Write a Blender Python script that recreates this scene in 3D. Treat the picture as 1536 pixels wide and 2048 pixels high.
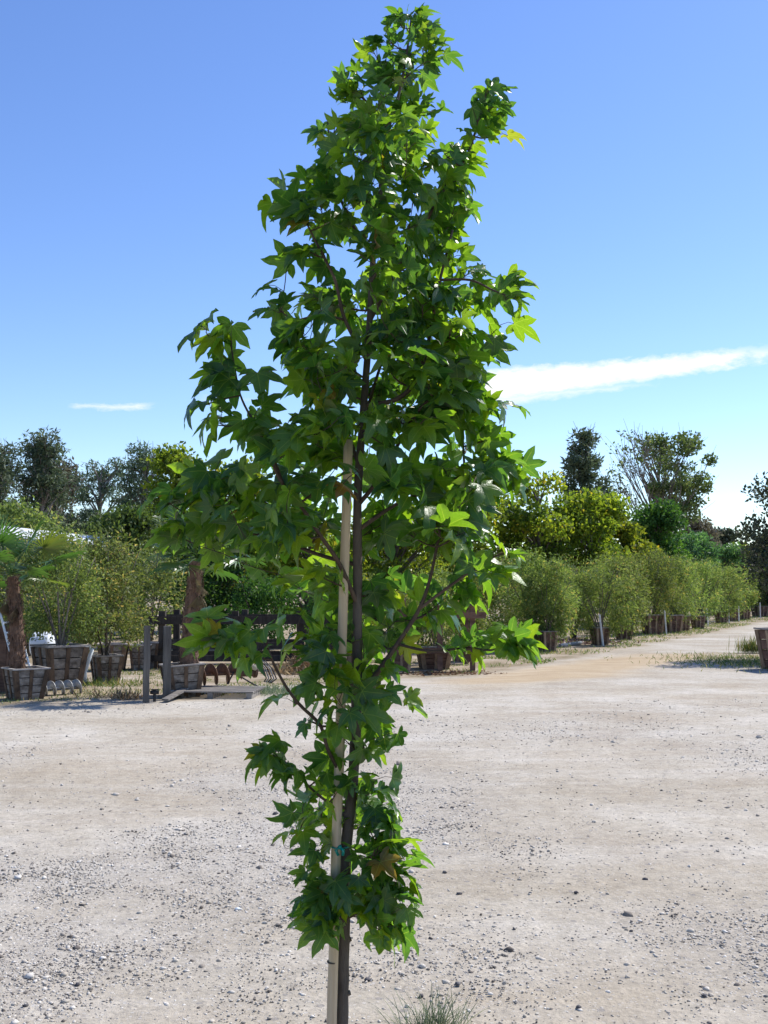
import bpy, math
import numpy as np
from mathutils import Vector, Matrix

for o in list(bpy.data.objects):
    bpy.data.objects.remove(o)
scene = bpy.context.scene
COL = scene.collection
R = math.radians

# ------------------------------------------------------------------ camera
F_PX, HORIZON, CAM_H = 2147.0, 1175.0, 1.6          # in pixels of the 1536 x 2048 photograph
PITCH = math.atan((HORIZON - 1024) / F_PX)
cam_data = bpy.data.cameras.new('camera')
cam_data.sensor_fit = 'VERTICAL'
cam_data.sensor_height = 24.0
cam_data.lens = 24.0 * F_PX / 2048
cam_data.clip_start = 0.1
cam_data.clip_end = 6000
cam = bpy.data.objects.new('camera', cam_data)
COL.objects.link(cam)
cam.location = (0, 0, CAM_H)
cam.rotation_euler = (math.pi / 2 + PITCH, 0, 0)
scene.camera = cam

# ------------------------------------------------------------------ light
SUN_AZ = math.atan2(0.80, 0.60)      # clockwise from +Y
SUN_EL = R(49)
w = bpy.data.worlds.new('World')
scene.world = w
w.use_nodes = True
wn, wl = w.node_tree.nodes, w.node_tree.links
wn.clear()


def N(nodes, t, **kw):
    n = nodes.new(t)
    for k, v in kw.items():
        if k == 'ins':
            for i, val in v.items():
                n.inputs[i].default_value = val
        else:
            setattr(n, k, v)
    return n


def M_(nodes, links, op, a, b=None, c=None, clamp=False):
    n = nodes.new('ShaderNodeMath')
    n.operation = op
    n.use_clamp = clamp
    for i, v in enumerate((a, b, c)):
        if v is None:
            continue
        if isinstance(v, (int, float)):
            n.inputs[i].default_value = v
        else:
            links.new(v, n.inputs[i])
    return n.outputs[0]


SKY_STRENGTH = 0.14
sky = N(wn, 'ShaderNodeTexSky', sky_type='NISHITA', sun_disc=False, sun_elevation=SUN_EL,
        sun_rotation=SUN_AZ, altitude=150, air_density=1.0, dust_density=0.2, ozone_density=3.2)
hsv = N(wn, 'ShaderNodeHueSaturation', ins={'Hue': 0.512, 'Saturation': 1.15, 'Value': 1.06})
wl.new(sky.outputs[0], hsv.inputs['Color'])
tc = N(wn, 'ShaderNodeTexCoord')
sep = N(wn, 'ShaderNodeSeparateXYZ')
wl.new(tc.outputs['Generated'], sep.inputs[0])
m = lambda *a, **k: M_(wn, wl, *a, **k)
azi = m('MULTIPLY', m('ARCTAN2', sep.outputs[0], sep.outputs[1]), 180 / math.pi)
ele = m('MULTIPLY', m('ARCSINE', sep.outputs[2]), 180 / math.pi)
comb = N(wn, 'ShaderNodeCombineXYZ')
wl.new(m('MULTIPLY', azi, 0.45), comb.inputs[0])
wl.new(ele, comb.inputs[1])
nz = N(wn, 'ShaderNodeTexNoise', ins={'Scale': 1.5, 'Detail': 9.0, 'Roughness': 0.68})
wl.new(comb.outputs[0], nz.inputs['Vector'])
nfac = m('SUBTRACT', nz.outputs[0], 0.5)


def streak(az0, az1, el0, el1, h0, h1, soft, wob):
    """a long thin cloud between two azimuths, half height h0..h1 degrees"""
    t = m('DIVIDE', m('SUBTRACT', azi, az0), az1 - az0)
    tcl = m('MINIMUM', m('MAXIMUM', t, 0.0), 1.0)
    cen = m('ADD', m('MULTIPLY', tcl, el1 - el0), el0)
    hh = m('ADD', m('MULTIPLY', tcl, h1 - h0), h0)
    d = m('ABSOLUTE', m('SUBTRACT', m('ADD', ele, m('MULTIPLY', nfac, wob)), cen))
    v = m('DIVIDE', m('SUBTRACT', hh, d), soft, clamp=True)
    e = m('MULTIPLY', m('MULTIPLY', m('SUBTRACT', t, 0.0), 9.0, clamp=True),
          m('MULTIPLY', m('SUBTRACT', m('ADD', 1.0, m('MULTIPLY', nfac, 0.5)), t), 5.0, clamp=True), clamp=True)
    return m('MULTIPLY', v, e)


c1 = streak(2.0, 21.6, 10.4, 11.85, 1.1, 0.42, 0.42, 1.1)
c1b = streak(4.0, 14.5, 9.75, 10.55, 0.42, 0.16, 0.35, 0.8)
c2 = m('MULTIPLY', streak(-16.6, -12.0, 9.25, 9.42, 0.17, 0.28, 0.30, 0.9), 0.75)
c3 = m('MULTIPLY', streak(-10.0, -6.0, 9.9, 9.9, 0.2, 0.1, 0.4, 0.9), 0.4)
cl = m('MAXIMUM', m('MAXIMUM', m('MAXIMUM', c1, m('MULTIPLY', c1b, 0.7)), c2), c3)
mix = N(wn, 'ShaderNodeMixRGB')
CW = 0.86 / SKY_STRENGTH
mix.inputs['Color2'].default_value = (CW, CW, CW * 1.0, 1)
wl.new(cl, mix.inputs['Fac'])
wl.new(hsv.outputs[0], mix.inputs['Color1'])
bg = N(wn, 'ShaderNodeBackground', ins={'Strength': SKY_STRENGTH})
wl.new(mix.outputs[0], bg.inputs[0])
wo = N(wn, 'ShaderNodeOutputWorld')
wl.new(bg.outputs[0], wo.inputs[0])

sd = bpy.data.lights.new('sun', 'SUN')
sd.energy = 4.6
sd.angle = R(0.5)
sd.color = (1.0, 0.965, 0.90)
sun = bpy.data.objects.new('sun', sd)
COL.objects.link(sun)
SUN_DIR = Vector((math.sin(SUN_AZ) * math.cos(SUN_EL), math.cos(SUN_AZ) * math.cos(SUN_EL), math.sin(SUN_EL)))
sun.rotation_euler = SUN_DIR.to_track_quat('Z', 'Y').to_euler()

vs = scene.view_settings
vs.view_transform = 'Standard'
vs.look = 'None'
vs.exposure = 0.42
vs.gamma = 1
vs.use_curve_mapping = False
scene.render.engine = 'CYCLES'
scene.cycles.max_bounces = 5
scene.cycles.transmission_bounces = 3
scene.cycles.diffuse_bounces = 2
scene.cycles.glossy_bounces = 2
scene.cycles.adaptive_threshold = 0.02

# ------------------------------------------------------------------ pixel helpers
def ray(px, py):
    u, v = (px - 768) / F_PX, (1024 - py) / F_PX
    return np.array([u, math.cos(PITCH) - v * math.sin(PITCH), math.sin(PITCH) + v * math.cos(PITCH)])


def at(px, py, Y):
    d = ray(px, py)
    return np.array([0, 0, CAM_H]) + d * (Y / d[1])


def ground(px, py):
    d = ray(px, py)
    t = -CAM_H / d[2]
    return d * t + np.array([0, 0, CAM_H])


def ppm(Y):
    return F_PX / Y        # photo pixels per metre


# ------------------------------------------------------------------ noise
def hash2(ix, iy, seed):
    h = (ix.astype(np.int64) * 374761393 + iy.astype(np.int64) * 668265263 + seed * 1442695041) & 0x7fffffff
    h = ((h ^ (h >> 13)) * 1274126177) & 0x7fffffff
    h = h ^ (h >> 16)
    return (h & 0xffff) / 65535.0


def vnoise(x, y, seed=0):
    x = np.asarray(x, float); y = np.asarray(y, float)
    ix, iy = np.floor(x), np.floor(y)
    fx, fy = x - ix, y - iy
    fx = fx * fx * (3 - 2 * fx); fy = fy * fy * (3 - 2 * fy)
    a = hash2(ix, iy, seed); b = hash2(ix + 1, iy, seed)
    c = hash2(ix, iy + 1, seed); d = hash2(ix + 1, iy + 1, seed)
    return (a * (1 - fx) + b * fx) * (1 - fy) + (c * (1 - fx) + d * fx) * fy


def fbm(x, y, seed=0, oct=4):
    s, a, t = 0, 1.0, 0
    for k in range(oct):
        s = s + a * vnoise(np.asarray(x) * 2 ** k, np.asarray(y) * 2 ** k, seed + k * 17)
        t += a; a *= 0.5
    return s / t


def sstep(a, b, x):
    t = np.clip((x - a) / (b - a), 0, 1)
    return t * t * (3 - 2 * t)


# edge of the lot: beyond it the yard with its boxes and shrubs, the road verge on the right
_ed = np.array([ground(*p)[:2] for p in ((-250, 1424), (0, 1410), (180, 1402), (420, 1396), (560, 1378), (760, 1356), (900, 1349), (1000, 1342),
                                         (1100, 1328), (1200, 1309), (1300, 1289), (1400, 1269), (1536, 1243), (1640, 1225))])


def yedge(x):
    return np.interp(x, _ed[:, 0], _ed[:, 1])


def gz(x, y):
    """height of the ground"""
    x = np.asarray(x, float); y = np.asarray(y, float)
    k = np.clip(1 - (y - 30) / 60, 0, 1)
    return (fbm(x * 0.35, y * 0.35, 5, 3) - 0.5) * 0.05 * k + (fbm(x * 2.1, y * 2.1, 9, 3) - 0.5) * 0.022 * k


# ------------------------------------------------------------------ materials
def new_mat(name):
    mt = bpy.data.materials.new(name)
    mt.use_nodes = True
    nt = mt.node_tree
    nt.nodes.clear()
    return mt, nt.nodes, nt.links


def ramp(nodes, links, fac, stops):
    r = nodes.new('ShaderNodeValToRGB')
    el = r.color_ramp.elements
    while len(el) < len(stops):
        el.new(0.5)
    for e, (p, c) in zip(el, stops):
        e.position = p
        e.color = (*c, 1)
    if fac is not None:
        links.new(fac, r.inputs[0])
    return r.outputs[0]


def rough_mat(name, c1, c2, scale=8, stretch=(1, 1, 1), rough=0.85, bump=0.3, bscale=None, coords='Object', c3=None, spec=0.3, metal=0.0, vary=0.25):
    """two-tone weathered material with object random, grain and bump"""
    mt, n, l = new_mat(name)
    tcn = N(n, 'ShaderNodeTexCoord')
    mp = N(n, 'ShaderNodeMapping', ins={'Scale': stretch})
    oi = N(n, 'ShaderNodeObjectInfo')
    add = N(n, 'ShaderNodeVectorMath', operation='ADD')
    l.new(tcn.outputs[coords], add.inputs[0])
    sc_ = N(n, 'ShaderNodeVectorMath', operation='SCALE', ins={0: (7.3, 3.1, 5.7)})
    l.new(oi.outputs['Random'], sc_.inputs['Scale'])
    l.new(sc_.outputs[0], add.inputs[1])
    l.new(add.outputs[0], mp.inputs[0])
    t = N(n, 'ShaderNodeTexNoise', ins={'Scale': scale, 'Detail': 6.0, 'Roughness': 0.65})
    l.new(mp.outputs[0], t.inputs['Vector'])
    stops = [(0.3, c1), (0.68, c2)] if c3 is None else [(0.28, c1), (0.5, c2), (0.7, c3)]
    colr = ramp(n, l, t.outputs[0], stops)
    hs = N(n, 'ShaderNodeHueSaturation')
    l.new(colr, hs.inputs['Color'])
    l.new(M_(n, l, 'ADD', M_(n, l, 'MULTIPLY', oi.outputs['Random'], vary * 2), 1 - vary), hs.inputs['Value'])
    p = N(n, 'ShaderNodeBsdfPrincipled', ins={'Roughness': rough, 'Specular IOR Level': spec, 'Metallic': metal})
    l.new(hs.outputs[0], p.inputs['Base Color'])
    t2 = N(n, 'ShaderNodeTexNoise', ins={'Scale': bscale or scale * 4, 'Detail': 5.0})
    l.new(mp.outputs[0], t2.inputs['Vector'])
    b = N(n, 'ShaderNodeBump', ins={'Strength': bump, 'Distance': 0.02})
    l.new(t2.outputs[0], b.inputs['Height'])
    l.new(b.outputs[0], p.inputs['Normal'])
    o = N(n, 'ShaderNodeOutputMaterial')
    l.new(p.outputs[0], o.inputs[0])
    return mt


def leaf_mat(name, stops, trans=0.35, tcol=(0.2, 0.34, 0.03), rough=0.5, spec=0.4, veins=False):
    """foliage: reflective blade plus light passing through it; per-leaf attribute rnd picks the colour"""
    mt, n, l = new_mat(name)
    at_ = N(n, 'ShaderNodeAttribute', attribute_name='rnd')
    oi = N(n, 'ShaderNodeObjectInfo')
    f = M_(n, l, 'FRACT', M_(n, l, 'ADD', at_.outputs['Fac'], M_(n, l, 'MULTIPLY', oi.outputs['Random'], 1.0 if veins else 0.0)))
    c = ramp(n, l, f, stops)
    tr_c = N(n, 'ShaderNodeMixRGB', blend_type='MULTIPLY', ins={'Fac': 0.0})
    if veins:
        va = N(n, 'ShaderNodeAttribute', attribute_name='vein')
        vf = M_(n, l, 'SUBTRACT', 1.0, M_(n, l, 'DIVIDE', va.outputs['Fac'], 0.075), clamp=True)
        mx = N(n, 'ShaderNodeMixRGB', ins={'Color2': (0.16, 0.24, 0.07, 1)})
        l.new(M_(n, l, 'MULTIPLY', vf, 0.55), mx.inputs['Fac'])
        # blotches and browned spots
        tcn = N(n, 'ShaderNodeTexCoord')
        ns = N(n, 'ShaderNodeTexNoise', ins={'Scale': 22.0, 'Detail': 4.0, 'Roughness': 0.6})
        ofs = N(n, 'ShaderNodeVectorMath', operation='SCALE', ins={0: (9.1, 4.7, 6.3)})
        l.new(oi.outputs['Random'], ofs.inputs['Scale'])
        ad = N(n, 'ShaderNodeVectorMath', operation='ADD')
        l.new(tcn.outputs['Object'], ad.inputs[0])
        l.new(ofs.outputs[0], ad.inputs[1])
        l.new(ad.outputs[0], ns.inputs['Vector'])
        hs = N(n, 'ShaderNodeHueSaturation')
        l.new(c, hs.inputs['Color'])
        l.new(M_(n, l, 'ADD', M_(n, l, 'MULTIPLY', ns.outputs[0], 0.8), 0.6), hs.inputs['Value'])
        sp = N(n, 'ShaderNodeMixRGB', ins={'Color2': (0.10, 0.055, 0.02, 1)})
        l.new(M_(n, l, 'MULTIPLY', M_(n, l, 'SUBTRACT', ns.outputs[0], 0.685), 14.0, clamp=True), sp.inputs['Fac'])
        l.new(hs.outputs[0], sp.inputs['Color1'])
        l.new(sp.outputs[0], mx.inputs['Color1'])
        c = mx.outputs[0]
    else:
        hv = N(n, 'ShaderNodeHueSaturation')
        l.new(c, hv.inputs['Color'])
        l.new(M_(n, l, 'ADD', M_(n, l, 'MULTIPLY', oi.outputs['Random'], 0.4), 0.8), hv.inputs['Value'])
        l.new(M_(n, l, 'ADD', M_(n, l, 'MULTIPLY', oi.outputs['Random'], 0.02), 0.49), hv.inputs['Hue'])
        c = hv.outputs[0]
    p = N(n, 'ShaderNodeBsdfPrincipled', ins={'Roughness': rough, 'Specular IOR Level': spec})
    l.new(c, p.inputs['Base Color'])
    if veins:
        b = N(n, 'ShaderNodeBump', ins={'Strength': 0.35, 'Distance': 0.004})
        l.new(M_(n, l, 'ADD', ns.outputs[0], M_(n, l, 'MULTIPLY', vf, -0.6)), b.inputs['Height'])
        l.new(b.outputs[0], p.inputs['Normal'])
    t = N(n, 'ShaderNodeBsdfTranslucent')
    mul = N(n, 'ShaderNodeMixRGB', blend_type='MULTIPLY', ins={'Fac': 1.0})
    tm = tuple(v for v in tcol)
    mul.inputs['Color2'].default_value = (*tm, 1)
    l.new(c, mul.inputs['Color1'])
    l.new(mul.outputs[0], t.inputs['Color'])
    mxs = N(n, 'ShaderNodeMixShader', ins={'Fac': trans})
    l.new(p.outputs[0], mxs.inputs[1])
    l.new(t.outputs[0], mxs.inputs[2])
    o = N(n, 'ShaderNodeOutputMaterial')
    l.new(mxs.outputs[0], o.inputs[0])
    return mt


MAT = {}
MAT['bark'] = rough_mat('bark', (0.055, 0.045, 0.038), (0.15, 0.125, 0.10), 14, (1, 1, 0.35), 0.9, 0.5, 60)
MAT['twig'] = rough_mat('twig', (0.045, 0.03, 0.022), (0.10, 0.07, 0.05), 20, rough=0.7)
MAT['stake'] = rough_mat('stake_wood', (0.36, 0.27, 0.17), (0.52, 0.42, 0.29), 10, (3, 3, 0.12), 0.75, 0.25, 40)
MAT['tape'] = rough_mat('green_tape', (0.0, 0.16, 0.14), (0.0, 0.26, 0.22), 10, rough=0.3, spec=0.6, bump=0.1)
MAT['leaf'] = leaf_mat('sweetgum_leaf', [(0.0, (0.024, 0.070, 0.024)), (0.35, (0.036, 0.095, 0.020)), (0.7, (0.056, 0.125, 0.016)),
                                         (0.984, (0.085, 0.155, 0.014)), (0.994, (0.115, 0.13, 0.018)), (1.0, (0.09, 0.05, 0.024))],
                       trans=0.47, tcol=(4.9, 4.1, 1.2), rough=0.33, spec=0.6, veins=True)
MAT['leaf'].node_tree.nodes
MAT['old_wood'] = rough_mat('old_wood', (0.035, 0.027, 0.021), (0.19, 0.165, 0.14), 5, (1, 1, 2.2), 0.9, 0.4, 30, c3=(0.33, 0.30, 0.265))
MAT['batten'] = rough_mat('batten_wood', (0.04, 0.028, 0.02), (0.19, 0.125, 0.08), 6, (1, 1, 1), 0.9, 0.4, 30)
MAT['red_wood'] = rough_mat('red_wood', (0.06, 0.035, 0.026), (0.20, 0.12, 0.085), 5, (1, 1, 2), 0.9, 0.4, 30)
MAT['pale_batten'] = rough_mat('pale_batten_wood', (0.18, 0.12, 0.075), (0.36, 0.26, 0.17), 6, (1, 1, 1), 0.9, 0.4, 30)
MAT['rim'] = rough_mat('rim_wood', (0.22, 0.19, 0.17), (0.42, 0.38, 0.34), 6, (1, 1, 1), 0.9, 0.3, 30)
MAT['soil'] = rough_mat('soil', (0.03, 0.022, 0.016), (0.09, 0.065, 0.045), 12, rough=1.0, bump=0.8, spec=0.1)
MAT['post'] = rough_mat('post_wood', (0.06, 0.055, 0.05), (0.16, 0.15, 0.135), 6, (3, 3, 0.3), 0.9, 0.4, 30)
MAT['dark_wood'] = rough_mat('dark_wood', (0.022, 0.018, 0.015), (0.07, 0.058, 0.048), 6, (3, 3, 0.5), 0.9, 0.3, 30)
MAT['pallet'] = rough_mat('pallet_wood', (0.10, 0.09, 0.08), (0.30, 0.27, 0.24), 5, (0.5, 3, 3), 0.9, 0.4, 30)
MAT['rust'] = rough_mat('rusty_steel', (0.07, 0.04, 0.028), (0.22, 0.12, 0.075), 14, rough=0.7, bump=0.3, metal=0.3)
MAT['galv'] = rough_mat('galvanised_steel', (0.30, 0.30, 0.29), (0.55, 0.54, 0.52), 14, rough=0.5, bump=0.2, metal=0.3)
MAT['iron'] = rough_mat('black_iron', (0.02, 0.02, 0.022), (0.06, 0.06, 0.06), 14, rough=0.5, bump=0.2, metal=0.3)
MAT['cream'] = rough_mat('cream_paint', (0.45, 0.38, 0.25), (0.62, 0.54, 0.38), 14, rough=0.6, bump=0.2)
MAT['hose'] = rough_mat('grey_hose', (0.16, 0.17, 0.18), (0.30, 0.31, 0.33), 14, rough=0.5, bump=0.1)
MAT['white'] = rough_mat('white_plastic', (0.62, 0.66, 0.68), (0.78, 0.80, 0.80), 6, rough=0.5, bump=0.1, vary=0.05)
MAT['white_paint'] = rough_mat('white_painted_stake', (0.55, 0.54, 0.50), (0.74, 0.73, 0.70), 9, (1, 1, 0.2), rough=0.7, bump=0.1, vary=0.08)
MAT['roof'] = rough_mat('white_roof', (0.55, 0.58, 0.60), (0.72, 0.74, 0.75), 2, rough=0.6, bump=0.1, vary=0.06)
MAT['shade_wall'] = rough_mat('shed_wall', (0.10, 0.10, 0.09), (0.20, 0.19, 0.17), 2, rough=0.9, bump=0.1)
MAT['stone_dark'] = rough_mat('dark_stone', (0.055, 0.05, 0.055), (0.14, 0.13, 0.13), 25, rough=0.9, bump=0.4)
MAT['pebble'] = None
MAT['palm_trunk'] = rough_mat('palm_trunk_fibre', (0.07, 0.042, 0.028), (0.23, 0.14, 0.095), 10, (1.5, 1.5, 0.7), 0.95, 0.9, 45)
MAT['euc_bark'] = rough_mat('pale_bark', (0.16, 0.13, 0.11), (0.34, 0.30, 0.26), 3, (1, 1, 0.3), 0.9, 0.3)
MAT['tree_bark'] = rough_mat('tree_bark', (0.06, 0.05, 0.04), (0.16, 0.13, 0.105), 5, (1, 1, 0.4), 0.9, 0.4)

MAT['frond'] = leaf_mat('palm_frond', [(0, (0.030, 0.083, 0.022)), (0.5, (0.053, 0.120, 0.022)), (1, (0.120, 0.143, 0.030))], 0.30, (2.8, 2.6, 1.1), 0.38, 0.5)
MAT['dry_frond'] = leaf_mat('dry_frond', [(0, (0.10, 0.085, 0.05)), (1, (0.23, 0.18, 0.10))], 0.25, (1.6, 1.5, 1.2), 0.7, 0.2)
T_ = (2.9, 2.7, 1.3)
MAT['willow'] = leaf_mat('olive_green_leaf', [(0, (0.072, 0.111, 0.036)), (0.5, (0.111, 0.163, 0.049)), (0.9, (0.195, 0.240, 0.091)), (1.0, (0.312, 0.234, 0.091))], 0.38, T_, 0.6, 0.22)
MAT['olive'] = leaf_mat('grey_green_leaf', [(0, (0.065, 0.098, 0.036)), (0.5, (0.111, 0.156, 0.052)), (0.85, (0.195, 0.234, 0.104)), (1.0, (0.364, 0.286, 0.130))], 0.34, T_, 0.6, 0.22)
MAT['sycamore'] = leaf_mat('yellow_green_leaf', [(0, (0.062, 0.106, 0.022)), (0.5, (0.125, 0.181, 0.022)), (0.9, (0.225, 0.263, 0.027)), (1.0, (0.288, 0.237, 0.037))], 0.42, T_, 0.6, 0.22)
MAT['dark_green'] = leaf_mat('dark_green_leaf', [(0, (0.024, 0.074, 0.019)), (0.6, (0.047, 0.121, 0.024)), (1.0, (0.095, 0.189, 0.034))], 0.3, T_, 0.6, 0.22)
MAT['shade_green'] = leaf_mat('deep_green_leaf', [(0, (0.034, 0.058, 0.02)), (0.6, (0.06, 0.092, 0.028)), (1.0, (0.11, 0.14, 0.045))], 0.3, T_, 0.6, 0.22)
MAT['bush_green'] = leaf_mat('blue_green_leaf', [(0, (0.042, 0.098, 0.042)), (0.6, (0.070, 0.154, 0.063)), (1.0, (0.126, 0.224, 0.098))], 0.32, T_, 0.6, 0.22)
MAT['eucalyptus'] = leaf_mat('eucalyptus_leaf', [(0, (0.058, 0.091, 0.056)), (0.6, (0.099, 0.140, 0.083)), (1.0, (0.198, 0.239, 0.140))], 0.22, (2.0, 2.0, 1.4), 0.6, 0.22)
MAT['cottonwood'] = leaf_mat('cottonwood_leaf', [(0, (0.068, 0.112, 0.045)), (0.6, (0.120, 0.180, 0.060)), (1.0, (0.255, 0.300, 0.120))], 0.3, (2.2, 2.2, 1.3), 0.6, 0.22)
MAT['oak'] = leaf_mat('oak_leaf', [(0, (0.033, 0.045, 0.030)), (0.6, (0.060, 0.075, 0.045)), (1.0, (0.120, 0.135, 0.083))], 0.2, (2, 2, 1.3), 0.6, 0.22)
MAT['brown_tree'] = leaf_mat('brownish_leaf', [(0, (0.075, 0.068, 0.053)), (0.6, (0.135, 0.120, 0.090)), (1.0, (0.210, 0.195, 0.135))], 0.2, (1.8, 1.8, 1.3), 0.6, 0.22)
MAT['grass'] = leaf_mat('grass_blade', [(0, (0.06, 0.10, 0.025)), (0.55, (0.11, 0.15, 0.04)), (0.8, (0.22, 0.20, 0.08)), (1.0, (0.36, 0.28, 0.14))], 0.3, (2, 2, 1.2), 0.6, 0.3)
MAT['blue_grass'] = leaf_mat('pale_grass_blade', [(0, (0.10, 0.14, 0.09)), (0.6, (0.18, 0.23, 0.15)), (1.0, (0.36, 0.36, 0.24))], 0.3, (1.5, 1.6, 1.2), 0.6, 0.3)
MAT['dry'] = leaf_mat('dry_weed', [(0, (0.12, 0.07, 0.04)), (0.5, (0.24, 0.15, 0.08)), (1.0, (0.40, 0.32, 0.20))], 0.2, (1.4, 1.3, 1.2), 0.8, 0.2)
MAT['litter'] = leaf_mat('leaf_litter', [(0, (0.10, 0.05, 0.04)), (0.5, (0.25, 0.16, 0.13)), (1.0, (0.55, 0.48, 0.42))], 0.1, (1.4, 1.3, 1.2), 0.9, 0.1)


# ------------------------------------------------------------------ object helpers
def props(o, label=None, cat=None, group=None, kind=None):
    if label: o['label'] = label
    if cat: o['category'] = cat
    if group: o['group'] = group
    if kind: o['kind'] = kind
    return o


def empty(name, loc, rz=0.0, label=None, cat=None, group=None):
    o = bpy.data.objects.new(name, None)
    o.empty_display_size = 0.2
    COL.objects.link(o)
    o.location = [float(v) for v in loc]
    o.rotation_euler = (0, 0, rz)
    return props(o, label, cat, group)


def link(name, mesh, parent=None, **kw):
    o = bpy.data.objects.new(name, mesh)
    COL.objects.link(o)
    if parent is not None:
        o.parent = parent
    return props(o, **kw)


def np_mesh(name, V, F, mat, attrs=None, smooth=False, fmat=None):
    """V (n,3), F (m,k) all faces with the same k"""
    V = np.asarray(V, np.float32); F = np.asarray(F, np.int32)
    me = bpy.data.meshes.new(name)
    me.vertices.add(len(V)); me.vertices.foreach_set('co', V.ravel())
    k = F.shape[1]
    me.loops.add(F.size); me.loops.foreach_set('vertex_index', F.ravel())
    me.polygons.add(len(F))
    me.polygons.foreach_set('loop_start', np.arange(0, F.size, k, dtype=np.int32))
    for mm in (mat if isinstance(mat, (list, tuple)) else [mat]):
        me.materials.append(mm)
    if smooth:
        me.polygons.foreach_set('use_smooth', np.ones(len(F), bool))
    if fmat is not None:
        me.polygons.foreach_set('material_index', np.asarray(fmat, np.int32))
    for an, av in (attrs or {}).items():
        av = np.asarray(av, np.float32)
        if av.ndim == 2:
            a = me.attributes.new(an, 'FLOAT_COLOR', 'POINT')
            a.data.foreach_set('color', av.ravel())
        else:
            a = me.attributes.new(an, 'FLOAT', 'POINT')
            a.data.foreach_set('value', av)
    me.update(calc_edges=True)
    me.validate()
    return me


class MB:
    def __init__(s):
        s.v, s.f = [], []

    def poly(s, verts, faces):
        o = len(s.v)
        s.v += [tuple(map(float, p)) for p in verts]
        s.f += [tuple(i + o for i in f) for f in faces]
        return s

    def hexa(s, b, t):
        """b, t: four bottom and four top corners"""
        return s.poly(list(b) + list(t), [(3, 2, 1, 0), (4, 5, 6, 7), (0, 1, 5, 4), (1, 2, 6, 5), (2, 3, 7, 6), (3, 0, 4, 7)])

    def box(s, x0, x1, y0, y1, z0, z1):
        return s.hexa([(x0, y0, z0), (x1, y0, z0), (x1, y1, z0), (x0, y1, z0)], [(x0, y0, z1), (x1, y0, z1), (x1, y1, z1), (x0, y1, z1)])

    def tube(s, pts, rad, sides=6, caps=True, wob=None):
        pts = [Vector(p) for p in pts]
        n = len(pts)
        if not hasattr(rad, '__len__'):
            rad = [rad] * n
        ref = Vector((0.31, 0.77, 0.55))
        o = len(s.v)
        for i, p in enumerate(pts):
            d = (pts[min(i + 1, n - 1)] - pts[max(i - 1, 0)]).normalized()
            a = d.cross(ref)
            if a.length < 1e-3:
                a = d.cross(Vector((1, 0, 0)))
            a.normalize()
            b = d.cross(a)
            for k in range(sides):
                an = 2 * math.pi * k / sides
                rr = rad[i] * (1 if wob is None else wob(i, k))
                s.v.append(tuple(p + a * (math.cos(an) * rr) + b * (math.sin(an) * rr)))
        for i in range(n - 1):
            for k in range(sides):
                k2 = (k + 1) % sides
                s.f.append((o + i * sides + k, o + i * sides + k2, o + (i + 1) * sides + k2, o + (i + 1) * sides + k))
        if caps:
            s.f.append(tuple(o + k for k in range(sides))[::-1])
            s.f.append(tuple(o + (n - 1) * sides + k for k in range(sides)))
        return s

    def bar(s, a, b, w_, h_):
        """rectangular timber from a to b, w_ wide (horizontal) and h_ high"""
        a, b = Vector(a), Vector(b)
        d = (b - a).normalized()
        up = Vector((0, 0, 1)) if abs(d.z) < 0.9 else Vector((0, 1, 0))
        x = d.cross(up).normalized() * (w_ / 2)
        y = x.cross(d).normalized() * (h_ / 2)
        return s.hexa([a - x - y, a + x - y, a + x + y, a - x + y], [b - x - y, b + x - y, b + x + y, b - x + y])

    def mesh(s, name, mat, smooth=False):
        me = bpy.data.meshes.new(name)
        me.from_pydata(s.v, [], s.f)
        me.materials.append(mat)
        if smooth:
            me.polygons.foreach_set('use_smooth', np.ones(len(me.polygons), bool))
        me.update()
        return me

    def build(s, name, mat, parent=None, smooth=False, **kw):
        return link(name, s.mesh(name, mat, smooth), parent, **kw)


def copy_tree(o, parent=None):
    c = o.copy()
    COL.objects.link(c)
    c.parent = parent
    for ch in list(o.children):
        copy_tree(ch, c)
    return c


def unit(a):
    return a / np.maximum(np.linalg.norm(a, axis=-1, keepdims=True), 1e-9)


def leaf_quads(rng, P, A, L, W, fold=0.15):
    """one four-sided blade for every point P along axis A"""
    n = len(P)
    A = unit(A)
    S = unit(np.cross(A, rng.normal(size=(n, 3))))
    Nn = np.cross(A, S)
    L = np.broadcast_to(L, (n,))[:, None]; W = np.broadcast_to(W, (n,))[:, None]
    V = np.empty((n, 4, 3))
    V[:, 0] = P
    V[:, 1] = P + A * L * 0.45 + S * W * 0.5 + Nn * W * fold
    V[:, 2] = P + A * L
    V[:, 3] = P + A * L * 0.45 - S * W * 0.5 + Nn * W * fold
    F = np.arange(n * 4).reshape(n, 4)
    return V.reshape(-1, 3), F


def foliage(name, rng, P, A, L, W, mat, parent=None, rnd=None, **kw):
    V, F = leaf_quads(rng, P, A, L, W)
    r = rng.random(len(P)) if rnd is None else rnd
    me = np_mesh(name, V, F, mat, {'rnd': np.repeat(np.clip(r, 0.001, 0.999), 4)})
    return link(name, me, parent, **kw)


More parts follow.
